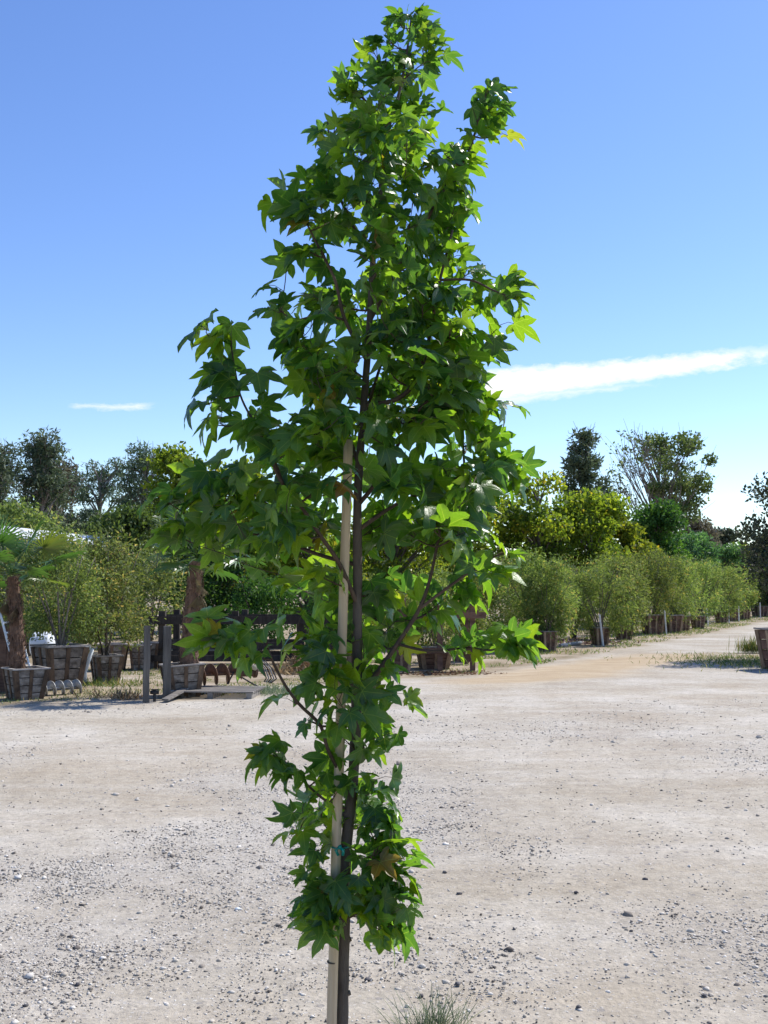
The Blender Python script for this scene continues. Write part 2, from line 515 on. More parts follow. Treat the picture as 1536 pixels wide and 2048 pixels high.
# ------------------------------------------------------------------ the ground
def build_ground():
    a = np.linspace(-1, 1, 330)
    X = np.sinh(a * 6.1) / np.sinh(6.1) * 2600
    b = np.linspace(0, 1, 380)
    Yv = -60 + np.sinh(b * 7.2 - 1.2) / np.sinh(6.0) * 2600 + 63 + np.sinh(1.2) * 0 - 2.5
    gx, gy = np.meshgrid(X, Yv)
    x, y = gx.ravel(), gy.ravel()
    z = gz(x, y)
    V = np.stack([x, y, z], 1)
    nx, ny = len(X), len(Yv)
    idx = np.arange(nx * ny).reshape(ny, nx)
    F = np.stack([idx[:-1, :-1], idx[:-1, 1:], idx[1:, 1:], idx[1:, :-1]], -1).reshape(-1, 4)
    wob = (fbm(x * 0.5, y * 0.5, 31) - 0.5) * 3.0 + (fbm(x * 2, y * 2, 37) - 0.5) * 1.6
    verge = sstep(-0.35, 0.45, y - yedge(x) + wob * (0.35 + 0.012 * y))
    # weedy island on the right of the road mouth
    c = ground(1560, 1322)
    isl = np.exp(-(((x - c[0]) / 1.9) ** 2 + ((y - c[1]) / 3.0) ** 2) ** 1.5)
    isl = sstep(0.25, 0.7, isl + (fbm(x * 1.1, y * 1.1, 71) - 0.5) * 0.6)
    far = sstep(9, 13, x - (yedge(x) * 0 + 9.5)) * 0
    verge = np.maximum(verge, isl)
    # tan sandy stretch where the road leaves the lot
    p0, p1 = ground(1010, 1362), ground(1400, 1308)
    d = p1[:2] - p0[:2]; ln = np.linalg.norm(d); d /= ln
    tx = (x - p0[0]) * d[0] + (y - p0[1]) * d[1]
    ty = -(x - p0[0]) * d[1] + (y - p0[1]) * d[0]
    tan = np.exp(-((tx - ln * 0.45) / (ln * 0.62)) ** 4 - ((ty - 0.1) / 1.4) ** 2)
    tan = sstep(0.3, 0.8, tan + (fbm(x * 0.8, y * 1.6, 91) - 0.5) * 0.7)
    # looser grey gravel in patches
    grav = gravel_mask(x, y)
    colr = np.stack([verge, tan, grav, np.ones_like(x)], 1)
    soil = sstep(0.36, 0.62, fbm(x * 0.55 + 9, y * 0.7 + 4, 131, 5)) * np.interp(y, [2, 6.5, 9.5, 14], [1.0, 0.8, 0.4, 0.12])
    soil = np.maximum(soil, np.interp(y, [2, 5, 8], [0.55, 0.4, 0.0]))
    mt, n, l = new_mat('ground')
    av = N(n, 'ShaderNodeAttribute', attribute_name='mask')
    sp = N(n, 'ShaderNodeSeparateColor')
    l.new(av.outputs['Color'], sp.inputs[0])
    geo = N(n, 'ShaderNodeNewGeometry')

    def noise(scale, detail=5.0, rough=0.6, stretch=None, off=0.0):
        mp = N(n, 'ShaderNodeMapping', ins={'Scale': stretch or (1, 1, 1), 'Location': (off, off, 0)})
        l.new(geo.outputs['Position'], mp.inputs[0])
        t = N(n, 'ShaderNodeTexNoise', ins={'Scale': scale, 'Detail': detail, 'Roughness': rough})
        l.new(mp.outputs[0], t.inputs['Vector'])
        return t.outputs[0]

    def mixc(f, c1, c2):
        q = N(n, 'ShaderNodeMixRGB')
        for s_, c_ in ((1, c1), (2, c2)):
            if isinstance(c_, tuple):
                q.inputs[s_].default_value = (*c_, 1)
            else:
                l.new(c_, q.inputs[s_])
        if isinstance(f, float):
            q.inputs[0].default_value = f
        else:
            l.new(f, q.inputs[0])
        return q.outputs[0]
    mm = lambda *a_, **k_: M_(n, l, *a_, **k_)
    base = ramp(n, l, noise(0.55, 6, 0.68), [(0.32, (0.33, 0.275, 0.205)), (0.50, (0.43, 0.38, 0.305)), (0.66, (0.53, 0.485, 0.415))])
    tanp = mm('MULTIPLY', mm('SUBTRACT', noise(0.33, 6, 0.6, None, 13.0), 0.50), 3.4, clamp=True)
    base = mixc(mm('MULTIPLY', tanp, 0.75), base, (0.38, 0.30, 0.205))
    so_ = N(n, 'ShaderNodeAttribute', attribute_name='soil')
    scol = ramp(n, l, noise(2.2, 7, 0.7, None, 21.0), [(0.3, (0.26, 0.212, 0.15)), (0.5, (0.335, 0.283, 0.21)), (0.7, (0.41, 0.365, 0.295))])
    base = mixc(mm('MULTIPLY', so_.outputs['Fac'], 0.95), base, scol)
    # tyre-worn streaks running across the lot
    st = mm('MULTIPLY', mm('SUBTRACT', noise(1.0, 5, 0.6, (0.16, 1.5, 1), 3.0), 0.52), 4.0, clamp=True)
    base = mixc(mm('MULTIPLY', st, 0.35), base, (0.61, 0.575, 0.52))
    base = mixc(mm('MULTIPLY', sp.outputs[2], 0.55), base, (0.385, 0.352, 0.305))
    fine = noise(9.0, 5, 0.75)
    hs = N(n, 'ShaderNodeHueSaturation')
    l.new(base, hs.inputs['Color'])
    l.new(mm('ADD', mm('ADD', mm('MULTIPLY', fine, 0.9), mm('MULTIPLY', noise(34.0, 3, 0.7), 0.7)), 0.2), hs.inputs['Value'])
    base = hs.outputs[0]
    # grit: small dark and pale grains
    vo = N(n, 'ShaderNodeTexVoronoi', ins={'Scale': 55.0, 'Randomness': 1.0})
    l.new(geo.outputs['Position'], vo.inputs['Vector'])
    sepc = N(n, 'ShaderNodeSeparateColor')
    l.new(vo.outputs['Color'], sepc.inputs[0])
    grain = mm('MULTIPLY', mm('LESS_THAN', vo.outputs['Distance'], 0.42), mm('GREATER_THAN', sepc.outputs[0], 0.62))
    gcol = ramp(n, l, sepc.outputs[1], [(0.0, (0.15, 0.135, 0.12)), (0.45, (0.34, 0.31, 0.28)), (1.0, (0.60, 0.57, 0.53))])
    base = mixc(mm('MULTIPLY', grain, mm('ADD', mm('MULTIPLY', sp.outputs[2], 0.55), 0.25)), base, gcol)
    vo2 = N(n, 'ShaderNodeTexVoronoi', ins={'Scale': 13.0, 'Randomness': 1.0})
    l.new(geo.outputs['Position'], vo2.inputs['Vector'])
    sepd = N(n, 'ShaderNodeSeparateColor')
    l.new(vo2.outputs['Color'], sepd.inputs[0])
    grain2 = mm('MULTIPLY', mm('LESS_THAN', vo2.outputs['Distance'], 0.2), mm('GREATER_THAN', sepd.outputs[0], 0.70))
    base = mixc(mm('MULTIPLY', grain2, 0.6), base, (0.20, 0.185, 0.18))
    # tan stretch of the road
    tcol = ramp(n, l, noise(1.3, 6, 0.65, (0.7, 1.6, 1)), [(0.3, (0.36, 0.26, 0.15)), (0.55, (0.45, 0.34, 0.21)), (0.72, (0.52, 0.43, 0.31))])
    base = mixc(mm('MULTIPLY', sp.outputs[1], 0.85), base, tcol)
    # verge and yard: dry soil with weeds
    vcol = ramp(n, l, noise(0.9, 7, 0.7, None, 5.0), [(0.30, (0.16, 0.15, 0.07)), (0.42, (0.24, 0.19, 0.12)), (0.54, (0.36, 0.29, 0.21)), (0.70, (0.46, 0.40, 0.33))])
    base = mixc(sp.outputs[0], base, vcol)
    p = N(n, 'ShaderNodeBsdfPrincipled', ins={'Roughness': 0.95, 'Specular IOR Level': 0.15})
    l.new(base, p.inputs['Base Color'])
    hgt = mm('ADD', mm('MULTIPLY', fine, 0.6), mm('ADD', mm('MULTIPLY', grain, 0.35), mm('MULTIPLY', noise(45.0, 4, 0.7), 0.5)))
    hgt = mm('ADD', hgt, mm('MULTIPLY', grain2, 0.5))
    bm_ = N(n, 'ShaderNodeBump', ins={'Strength': 0.7, 'Distance': 0.02})
    l.new(hgt, bm_.inputs['Height'])
    l.new(bm_.outputs[0], p.inputs['Normal'])
    o = N(n, 'ShaderNodeOutputMaterial')
    l.new(p.outputs[0], o.inputs[0])
    me = np_mesh('ground', V, F, mt, {'mask': colr, 'soil': soil}, smooth=True)
    link('ground', me, kind='structure', label='pale gravel lot and dirt road with a weedy verge')


def gravel_mask(x, y):
    g = fbm(x * 0.42 + 3.1, y * 0.42 + 7.7, 53, 4)
    g = sstep(0.47, 0.66, g)
    for (px, py, rx, ry, s) in ((480, 1760, 0.75, 1.3, 0.9), (1500, 1900, 0.6, 0.7, 0.9), (870, 1930, 0.9, 0.5, 0.6), (900, 1690, 0.9, 0.7, 0.45), (300, 1960, 1.2, 0.6, 0.5)):
        c = ground(px, py)
        g = np.maximum(g, s * np.exp(-(((x - c[0]) / rx) ** 2 + ((y - c[1]) / ry) ** 2)))
    return np.clip(g * np.interp(y, [7, 11, 20], [1.0, 0.45, 0.25]), 0, 1)


build_ground()


def pebble_material():
    mt, n, l = new_mat('pebble')
    a = N(n, 'ShaderNodeAttribute', attribute_name='rnd')
    c = ramp(n, l, a.outputs['Fac'], [(0.0, (0.10, 0.085, 0.075)), (0.14, (0.23, 0.20, 0.17)), (0.3, (0.38, 0.335, 0.28)), (0.7, (0.50, 0.45, 0.385)), (1.0, (0.64, 0.60, 0.545))])
    p = N(n, 'ShaderNodeBsdfPrincipled', ins={'Roughness': 0.9, 'Specular IOR Level': 0.2})
    l.new(c, p.inputs['Base Color'])
    o = N(n, 'ShaderNodeOutputMaterial')
    l.new(p.outputs[0], o.inputs[0])
    return mt


MAT['pebble'] = pebble_material()
ICO_V = None


def ico():
    t = (1 + 5 ** 0.5) / 2
    v = np.array([(-1, t, 0), (1, t, 0), (-1, -t, 0), (1, -t, 0), (0, -1, t), (0, 1, t), (0, -1, -t), (0, 1, -t), (t, 0, -1), (t, 0, 1), (-t, 0, -1), (-t, 0, 1)], float)
    v /= np.linalg.norm(v[0])
    f = np.array([(0, 11, 5), (0, 5, 1), (0, 1, 7), (0, 7, 10), (0, 10, 11), (1, 5, 9), (5, 11, 4), (11, 10, 2), (10, 7, 6), (7, 1, 8),
                  (3, 9, 4), (3, 4, 2), (3, 2, 6), (3, 6, 8), (3, 8, 9), (4, 9, 5), (2, 4, 11), (6, 2, 10), (8, 6, 7), (9, 8, 1)])
    return v, f


def build_gravel():
    rng = np.random.default_rng(4)
    iv, if_ = ico()
    n0 = 240000
    # distance thins out away from the tree
    y = 3.0 + rng.random(n0) ** 1.7 * 13
    x = (rng.random(n0) * 2 - 1) * (y * 0.40 + 0.7)
    keep = rng.random(n0) < (0.07 + 0.93 * gravel_mask(x, y) ** 1.3) * np.clip(1.2 - (y - 3) / 14, 0.12, 1)
    x, y = x[keep][:52000], y[keep][:52000]
    n = len(x)
    s = 0.0027 * np.exp(rng.normal(0, 0.55, n)) + 0.0014
    s = np.where(rng.random(n) < 0.01, s * 2.0, s) * (0.85 + 0.055 * (y - 3))
    sc = np.stack([s * rng.uniform(0.8, 1.5, n), s * rng.uniform(0.8, 1.4, n), s * rng.uniform(0.45, 0.9, n)], 1)
    V = iv[None] * sc[:, None, :] * rng.uniform(0.5, 1.3, (n, 12, 1))
    an = rng.random(n) * 6.283
    ca, sa = np.cos(an)[:, None], np.sin(an)[:, None]
    vx = V[..., 0] * ca - V[..., 1] * sa
    vy = V[..., 0] * sa + V[..., 1] * ca
    V = np.stack([vx + x[:, None], vy + y[:, None], V[..., 2] + (gz(x, y) + sc[:, 2] * 0.12)[:, None]], -1).reshape(-1, 3)
    F = (if_[None] + (np.arange(n) * 12)[:, None, None]).reshape(-1, 3)
    me = np_mesh('gravel', V, F, MAT['pebble'], {'rnd': np.repeat(rng.random(n), 12)})
    link('gravel', me, kind='stuff', label='loose grey and pale gravel scattered over the lot', category='gravel') if False else \
        props(link('gravel', me), 'loose grey and pale gravel scattered over the lot', 'gravel', None, 'stuff')


build_gravel()


def build_stones():
    rng = np.random.default_rng(8)
    iv, if_ = ico()
    spots = [(550, 1626, 13), (838, 1712, 11), (890, 1748, 11), (919, 1791, 13), (1262, 1862, 9), (842, 1998, 14), (1152, 1790, 9), (1156, 2018, 13),
             (1410, 1990, 11), (915, 1975, 14), (735, 1965, 12), (155, 1970, 11), (50, 2010, 12), (1028, 1862, 9), (1290, 1760, 10), (800, 1925, 10), (1060, 1790, 8)]
    for i, (px, py, wpx) in enumerate(spots):
        c = ground(px, py)
        r = wpx / ppm(c[1]) * 0.5
        V = iv * np.array([1.2, 0.9, 0.7]) * rng.uniform(0.55, 1.3, (12, 1)) * r
        me = np_mesh('stone', V, if_, MAT['stone_dark'])
        o = link('stone', me)
        o.location = (c[0], c[1], float(gz(c[0], c[1])) + r * 0.35)
        o.rotation_euler = (0, 0, rng.random() * 6)
        props(o, 'small dark stone lying loose on the pale gravel lot', 'stone', 'dark stones scattered on the gravel lot')
    c = ground(475, 1822)
    V = iv * np.array([1.2, 1.0, 0.5]) * rng.uniform(0.85, 1.1, (12, 1)) * 0.014
    o = link('pebble', np_mesh('pebble', V, if_, MAT['white'], smooth=True))
    o.location = (c[0], c[1], float(gz(c[0], c[1])) + 0.006)
    props(o, 'single bright white pebble on the grey gravel patch', 'pebble')


build_stones()

# ------------------------------------------------------------------ the young sweetgum
TREE_Y = 3.5


def sweetgum_leaf_mesh(rng, k):
    """five-lobed star blade in the xy plane, stalk at the origin, middle lobe along +y, 1 unit long"""
    angs = np.radians([-100, -50, 0, 50, 100]) + rng.normal(0, 0.06, 5)
    lens = np.array([0.60, 0.90, 1.0, 0.90, 0.60]) * rng.uniform(0.9, 1.08, 5)
    V, vein, F = [(0, 0, 0)], [0.0], []
    pol = lambda a, r: (math.sin(a) * r, math.cos(a) * r, 0)
    sin_a = [angs[0] - 0.66] + [(angs[i] + angs[i + 1]) / 2 for i in range(4)] + [angs[4] + 0.66]
    sin_r = [0.20] + [0.42, 0.47, 0.47, 0.42] + [0.20]
    S = []
    for a, r in zip(sin_a, sin_r):
        S.append(len(V)); V.append(pol(a, r * rng.uniform(0.92, 1.1))); vein.append(1.0)
    for i in range(5):
        a, ln = angs[i], lens[i]
        v1 = len(V); V.append(pol(a, ln * 0.32)); vein.append(0.0)
        v2 = len(V); V.append(pol(a, ln * 0.66)); vein.append(0.0)
        tp = len(V); V.append(pol(a + rng.normal(0, 0.03), ln)); vein.append(0.0)
        side = []
        for sg in (-1, 1):
            wd = 0.185 * (ln ** 0.6) * rng.uniform(0.9, 1.1)
            d = np.array([math.sin(a), math.cos(a)]); pn = np.array([math.cos(a), -math.sin(a)])
            q1 = d * ln * 0.50 + pn * sg * wd
            q2 = d * ln * 0.68 + pn * sg * wd * 0.92
            q3 = d * ln * 0.85 + pn * sg * wd * 0.42
            ids = []
            for q in (q1, q2, q3):
                ids.append(len(V)); V.append((q[0], q[1], 0)); vein.append(0.9)
            side.append(ids)
        for sg, s_id in ((0, S[i]), (1, S[i + 1])):
            a1, a2, a3 = side[sg]
            tri = [(0, s_id, v1), (v1, s_id, a1), (v1, a1, v2), (a1, a2, v2), (v2, a2, a3), (v2, a3, tp)]
            F += tri if sg == 0 else [t[::-1] for t in tri]
    V = np.array(V); vein = np.array(vein)
    r = np.hypot(V[:, 0], V[:, 1])
    cup = rng.uniform(-0.05, 0.13); droop = rng.uniform(0.08, 0.62); fold = rng.uniform(-0.05, 0.5); tw = rng.normal(0, 0.28)
    z = vein * cup + fold * np.abs(V[:, 0]) - droop * r ** 2 + tw * V[:, 0] * V[:, 1] + rng.normal(0, 0.012, len(V))
    y = V[:, 1] * (1 - 0.22 * droop * r)
    V = np.stack([V[:, 0] * (1 - 0.25 * fold), y, z], 1)
    return V, np.array(F)[:, ::-1], vein


def build_tree():
    rng = np.random.default_rng(21)
    base = at(684, 2048, TREE_Y)
    bx = base[0] - 0.005
    root = empty('sweetgum_tree', (bx, TREE_Y, 0), 0, 'slender young sweetgum tree with star-shaped green leaves tied to a pale stake', 'tree')
    off = np.array([bx, TREE_Y, 0])
    W3 = lambda px, py, dy=0.0: at(px, py, TREE_Y + dy) - off
    skel, srad = [], []

    def smooth(pts, n):
        pts = np.array(pts); t = np.linspace(0, len(pts) - 1, n)
        out = []
        for s in t:
            i = min(int(s), len(pts) - 2); f = s - i
            p0 = pts[max(i - 1, 0)]; p1 = pts[i]; p2 = pts[i + 1]; p3 = pts[min(i + 2, len(pts) - 1)]
            out.append(0.5 * (2 * p1 + (p2 - p0) * f + (2 * p0 - 5 * p1 + 4 * p2 - p3) * f * f + (3 * p1 - p0 - 3 * p2 + p3) * f ** 3))
        return np.array(out)
    tp = [(684, 2048), (687, 1900), (692, 1700), (706, 1560), (713, 1400), (715, 1200), (715, 1000), (724, 860), (737, 680), (749, 470), (760, 390), (770, 285), (790, 215), (804, 160), (816, 90), (822, 38)]
    tpts = [np.array([-0.002, 0, -0.05])] + [W3(*p) for p in tp]
    tr = smooth(tpts, 70)
    zz = tr[:, 2]
    rad = np.interp(zz, [-0.05, 0.0, 0.3, 1.0, 1.9, 2.5, 3.0, 3.3, 3.55], [0.025, 0.022, 0.0195, 0.018, 0.0145, 0.0105, 0.0075, 0.0048, 0.0022])
    wob = rng.uniform(0.93, 1.07, (70, 9))
    mb = MB().tube(tr, rad, 9, wob=lambda i, k: wob[i, k])
    for zk in (0.32, 0.47, 0.86, 1.2):           # pruned knots on the lower stem
        i = int(np.argmin(abs(zz - zk))); an = rng.random() * 6.28
        d = np.array([math.cos(an), math.sin(an) - 0.5, 0.3]); d /= np.linalg.norm(d)
        mb.tube([tr[i], tr[i] + d * rad[i] * 1.35], [rad[i] * 0.55, rad[i] * 0.4], 6)
    mb.build('trunk', MAT['bark'], root, smooth=True)
    for p, r_ in zip(tr, rad):
        if p[2] > 0.55:
            skel.append(p); srad.append(r_)

    def branch(pts, r0, r1, sides=6):
        c = smooth(pts, max(8, len(pts) * 4))
        rr = np.linspace(r0, r1, len(c))
        MB().tube(c, rr, sides).build('branch', MAT['twig'], root, smooth=True)
        for p, r_ in zip(c[2:], rr[2:]):
            skel.append(p); srad.append(r_)
    P = lambda *q: [W3(*a) for a in q]
    branch(P((706, 1590), (672, 1530, -0.04), (655, 1497, -0.08), (640, 1450, -0.11), (600, 1410, -0.15), (570, 1370, -0.18), (541, 1312, -0.22), (528, 1262, -0.24)), 0.0075, 0.0035)
    branch(P((713, 1400), (750, 1352, -0.02), (800, 1280, -0.03), (840, 1215, -0.04), (862, 1150, -0.05), (880, 1060, -0.06)), 0.010, 0.004)
    branch(P((838, 1218, -0.04), (900, 1172, -0.06), (960, 1130, -0.09), (1005, 1105, -0.1)), 0.006, 0.003)
    branch(P((795, 1288, -0.03), (860, 1302, -0.08), (930, 1296, -0.13), (985, 1300, -0.17), (1012, 1282, -0.18)), 0.005, 0.0028)
    branch(P((715, 1210), (680, 1130, -0.06), (640, 1070, -0.12), (600, 1010, -0.16), (560, 960, -0.2), (535, 900, -0.2)), 0.009, 0.004)
    branch(P((566, 968, -0.2), (540, 900, -0.18), (506, 842, -0.16), (481, 791, -0.15), (469, 733, -0.15), (462, 690, -0.15)), 0.005, 0.0025)
    branch(P((506, 842, -0.16), (470, 852, -0.18), (430, 850, -0.2)), 0.003, 0.002)
    branch(P((481, 791, -0.15), (440, 800, -0.17), (405, 812, -0.18)), 0.003, 0.002)
    branch(P((469, 733, -0.15), (435, 700, -0.14), (412, 664, -0.14)), 0.0028, 0.0018)
    branch(P((715, 1130), (640, 1110, 0.05), (560, 1080, 0.08), (470, 1060, 0.06), (400, 1050, 0.02), (360, 1020, 0.0)), 0.008, 0.003)
    branch(P((470, 1060, 0.06), (420, 1000, 0.05), (385, 960, 0.05)), 0.004, 0.0025)
    branch(P((716, 1010), (755, 962, -0.05), (790, 900, -0.1), (830, 830, -0.12), (870, 790, -0.14), (925, 760, -0.12)), 0.008, 0.003)
    branch(P((716, 1060), (790, 1010, 0.05), (860, 980, 0.1), (930, 950, 0.1), (1000, 930, 0.1)), 0.008, 0.003)
    branch(P((930, 950, 0.1), (926, 880, 0.08), (930, 840, 0.06), (965, 820, 0.05)), 0.0045, 0.0025)
    branch(P((728, 810), (790, 800, -0.03), (830, 765, -0.05), (850, 713, -0.06), (865, 640, -0.06), (880, 560, -0.05), (905, 460, -0.04)), 0.009, 0.004)
    branch(P((740, 640), (800, 530, 0.03), (845, 455, 0.03), (892, 371, 0.02), (930, 320, 0.0), (955, 250, 0.0), (972, 190, 0.0)), 0.008, 0.003)
    branch(P((880, 560, -0.05), (940, 560, -0.07), (985, 580, -0.08), (1010, 590, -0.08)), 0.005, 0.0025)
    branch(P((733, 720), (690, 640, -0.06), (670, 560, -0.1), (640, 500, -0.12), (610, 440, -0.12)), 0.008, 0.003)
    branch(P((690, 640, -0.06), (640, 630, -0.1), (590, 640, -0.12), (560, 620, -0.13)), 0.005, 0.0025)
    branch(P((746, 520), (700, 440, 0.04), (672, 370, 0.06), (660, 300, 0.06), (655, 230, 0.05)), 0.007, 0.003)
    branch(P((775, 270), (740, 210, 0.03), (700, 180, 0.04), (685, 170, 0.04)), 0.004, 0.0025)
    branch(P((722, 890), (740, 800, 0.1), (770, 700, 0.17), (790, 600, 0.2), (800, 500, 0.2)), 0.007, 0.003)
    branch(P((720, 940), (690, 850, 0.1), (650, 780, 0.18), (620, 700, 0.2)), 0.007, 0.003)
    branch(P((700, 1620), (650, 1600, -0.03), (605, 1560, -0.06), (570, 1525, -0.08), (545, 1510, -0.09)), 0.005, 0.0025)
    branch(P((690, 1780), (645, 1755, -0.03), (622, 1710, -0.05), (605, 1670, -0.06)), 0.0045, 0.0025)
    branch(P((692, 1790), (740, 1740, -0.04), (750, 1690, -0.05), (755, 1650, -0.05)), 0.0045, 0.0025)
    branch(P((690, 1830), (660, 1820, -0.06), (640, 1830, -0.09)), 0.004, 0.002)
    branch(P((690, 1840), (740, 1815, -0.07), (780, 1800, -0.09)), 0.004, 0.002)
    branch(P((713, 1440), (755, 1400, 0.02), (790, 1385, 0.02)), 0.004, 0.002)

    # outline of the crown in the photograph: (row, left, right)
    OUT = np.array([(25, 775, 865), (60, 728, 900), (120, 735, 890), (170, 650, 870), (220, 618, 900), (280, 608, 1000), (350, 608, 968), (420, 590, 965), (480, 590, 950), (540, 575, 1005),
                    (590, 580, 1045), (640, 540, 1030), (690, 530, 1015), (750, 545, 990), (820, 480, 990), (880, 400, 1010), (950, 350, 1040), (1010, 320, 1035), (1080, 330, 960), (1115, 420, 980), (1150, 490, 985),
                    (1200, 505, 985), (1250, 505, 950), (1310, 545, 900), (1350, 560, 850), (1400, 555, 820), (1450, 570, 780), (1500, 600, 735), (1560, 640, 740), (1610, 575, 775), (1660, 570, 795),
                    (1720, 595, 800), (1780, 595, 812), (1840, 605, 812), (1890, 620, 800)], float)
    tips = []

    def add_tip(px, py, dy, n, sz=1.0):
        tips.append((W3(px, py, dy), n, sz))
    # branch ends that stand out of the outline
    for t in [(412, 660, -0.14, 3), (462, 680, -0.15, 3, 1.15), (445, 745, -0.15, 4, 1.1), (505, 765, -0.15, 4, 1.3), (405, 812, -0.18, 3, 1.1), (440, 845, -0.19, 4, 1.2), (505, 840, -0.16, 3),
              (972, 180, 0, 4, 0.9), (985, 215, 0, 4, 0.8), (955, 240, 0, 3, 0.9), (990, 270, 0.02, 3, 0.8), (820, 35, 0, 4, 0.7), (800, 50, 0, 3, 0.7), (850, 60, 0.02, 4, 0.7), (770, 70, -0.02, 4, 0.7), (745, 100, 0, 3, 0.7), (870, 110, 0, 3, 0.75),
              (565, 405, -0.12, 3), (605, 430, -0.12, 3), (572, 545, -0.1, 3), (560, 625, -0.13, 4), (1030, 560, -0.08, 3), (1010, 600, -0.08, 4), (1000, 650, -0.05, 3),
              (1012, 1275, -0.18, 5, 1.0), (1035, 1290, -0.19, 4, 0.95), (1010, 1300, -0.2, 4, 0.95), (940, 1275, -0.13, 4, 0.75), (930, 1310, -0.13, 3, 0.8), (890, 1300, -0.1, 3, 0.8),
              (1000, 1110, -0.1, 4, 0.8), (985, 1150, -0.1, 3, 0.8), (960, 1140, -0.1, 3), (1000, 810, 0.05, 3, 0.8), (980, 870, 0.08, 4), (1030, 940, 0.1, 3, 0.9), (1000, 960, 0.1, 4),
              (335, 1000, 0, 3), (345, 1060, 0.0, 4), (370, 1080, 0.02, 4), (430, 1290, -0.2, 4), (420, 1255, -0.2, 4), (470, 1270, -0.22, 4), (530, 1265, -0.24, 3), (500, 1310, -0.22, 3),
              (550, 1500, -0.09, 5, 0.85), (565, 1530, -0.09, 5, 0.85), (590, 1550, -0.08, 4, 0.85), (535, 1520, -0.09, 3, 0.8), (600, 1660, -0.06, 3, 0.8), (605, 1615, -0.06, 3, 0.9), (790, 1405, 0.02, 3), (770, 1470, 0, 2, 0.8),
              (640, 1850, -0.09, 4, 0.85), (620, 1790, -0.06, 4, 0.85), (780, 1830, -0.09, 4, 0.95), (795, 1760, -0.06, 3, 0.9), (755, 1640, -0.05, 4, 0.8), (735, 1590, -0.03, 4, 0.8),
              (720, 1770, -0.06, 4, 0.9), (660, 1800, -0.07, 4, 0.9), (700, 1820, -0.07, 4, 0.85), (740, 1850, -0.07, 4, 0.9), (700, 1560, -0.04, 3, 0.85), (670, 1590, -0.05, 3, 0.85), (760, 1700, -0.05, 4, 0.85), (785, 1790, -0.07, 3, 0.9), (630, 1740, -0.06, 3, 0.85), (690, 1480, -0.04, 4, 0.95), (730, 1440, -0.03, 4, 0.9), (740, 1380, -0.04, 4, 1.0), (750, 1560, 0.0, 3, 0.85), (725, 1500, 0.02, 3, 0.9), (640, 1560, -0.06, 3, 0.85), (765, 1620, -0.04, 4, 0.8), (790, 1680, -0.05, 4, 0.85), (770, 1740, -0.06, 4, 0.9), (730, 1720, -0.04, 4, 0.85), (640, 1700, -0.06, 3, 0.85), (650, 1760, -0.08, 4, 0.85), (690, 1790, -0.09, 4, 0.9), (620, 1830, -0.07, 3, 0.85), (670, 1850, -0.08, 4, 0.85), (760, 1800, -0.08, 4, 0.9), (780, 1870, -0.08, 3, 0.95), (700, 1650, -0.0, 3, 0.8), (800, 1720, -0.04, 3, 0.8), (740, 1660, -0.05, 3, 0.8), (590, 1400, -0.12, 2), (615, 1440, -0.1, 2, 0.8), (640, 1350, -0.12, 4, 1.2), (690, 1360, -0.08, 3, 1.2)]:
        add_tip(*t)
    cand = []
    wsum = OUT[:, 2] - OUT[:, 1]
    ys = np.linspace(30, 1890, 600)
    wd = np.interp(ys, OUT[:, 0], wsum)
    wd = np.where(ys > 1340, wd * 0.8, wd)
    wd = np.where(ys < 720, wd * 1.22, wd)
    cdf = np.cumsum(wd); cdf /= cdf[-1]
    target = 366
    tries = 0
    while len(tips) < target and tries < 60000:
        tries += 1
        py = float(np.interp(rng.random(), cdf, ys))
        l_, r_ = np.interp(py, OUT[:, 0], OUT[:, 1]), np.interp(py, OUT[:, 0], OUT[:, 2])
        mg = 28 if py < 450 else (46 if py < 1330 else 40)
        if r_ - l_ < 2 * mg + 8:
            continue
        px = rng.uniform(l_ + mg, r_ - mg)
        ax = np.interp(py, [40, 170, 470, 900, 2048], [820, 800, 748, 720, 690])
        hw = min((r_ - l_) / 2, 300) / ppm(TREE_Y)
        dx = (px - ax) / ppm(TREE_Y)
        dm = math.sqrt(max(hw * hw * 0.8 - dx * dx, 0.0012))
        dy = rng.uniform(-dm, dm)
        if 960 < py < 1340 and abs(px - 702) < 48 and dy < -0.01:
            continue
        if 1335 < py < 1600 and px < 660:
            continue
        if 1100 < py < 1335 and 770 < px < 980 and dy < 0 and rng.random() < 0.75:
            continue
        if 1610 < py < 1730 and 630 < px < 735 and dy < 0.02:
            continue
        if 1360 < py < 1590 and abs(px - 700) < 30 and dy < 0 and rng.random() < 0.6:
            continue
        if py < 840 and py > 660 and px < 600:
            continue
        p = W3(px, py, dy)
        mind = 0.056 if py < 450 else 0.066
        if py > 1340: mind = 0.055
        mind *= 1 - min(tries, 25000) / 60000
        if min(np.linalg.norm(p - q[0]) for q in tips) < mind:
            continue
        n = 5 if py < 1000 else 4
        sz = float(np.interp(py, [0, 250, 700, 1000, 1350, 1900], [0.62, 0.78, 0.98, 1.08, 0.98, 0.85]))
        tips.append((p, n, sz))
    # twigs grow from the nearest lower wood
    ax_d = [np.hypot(*(t[0][:2] - np.array([np.interp(t[0][2], tr[:, 2], tr[:, 0]), np.interp(t[0][2], tr[:, 2], tr[:, 1])]))) for t in tips]
    order = np.argsort(ax_d)
    tw = MB()
    leaves = []
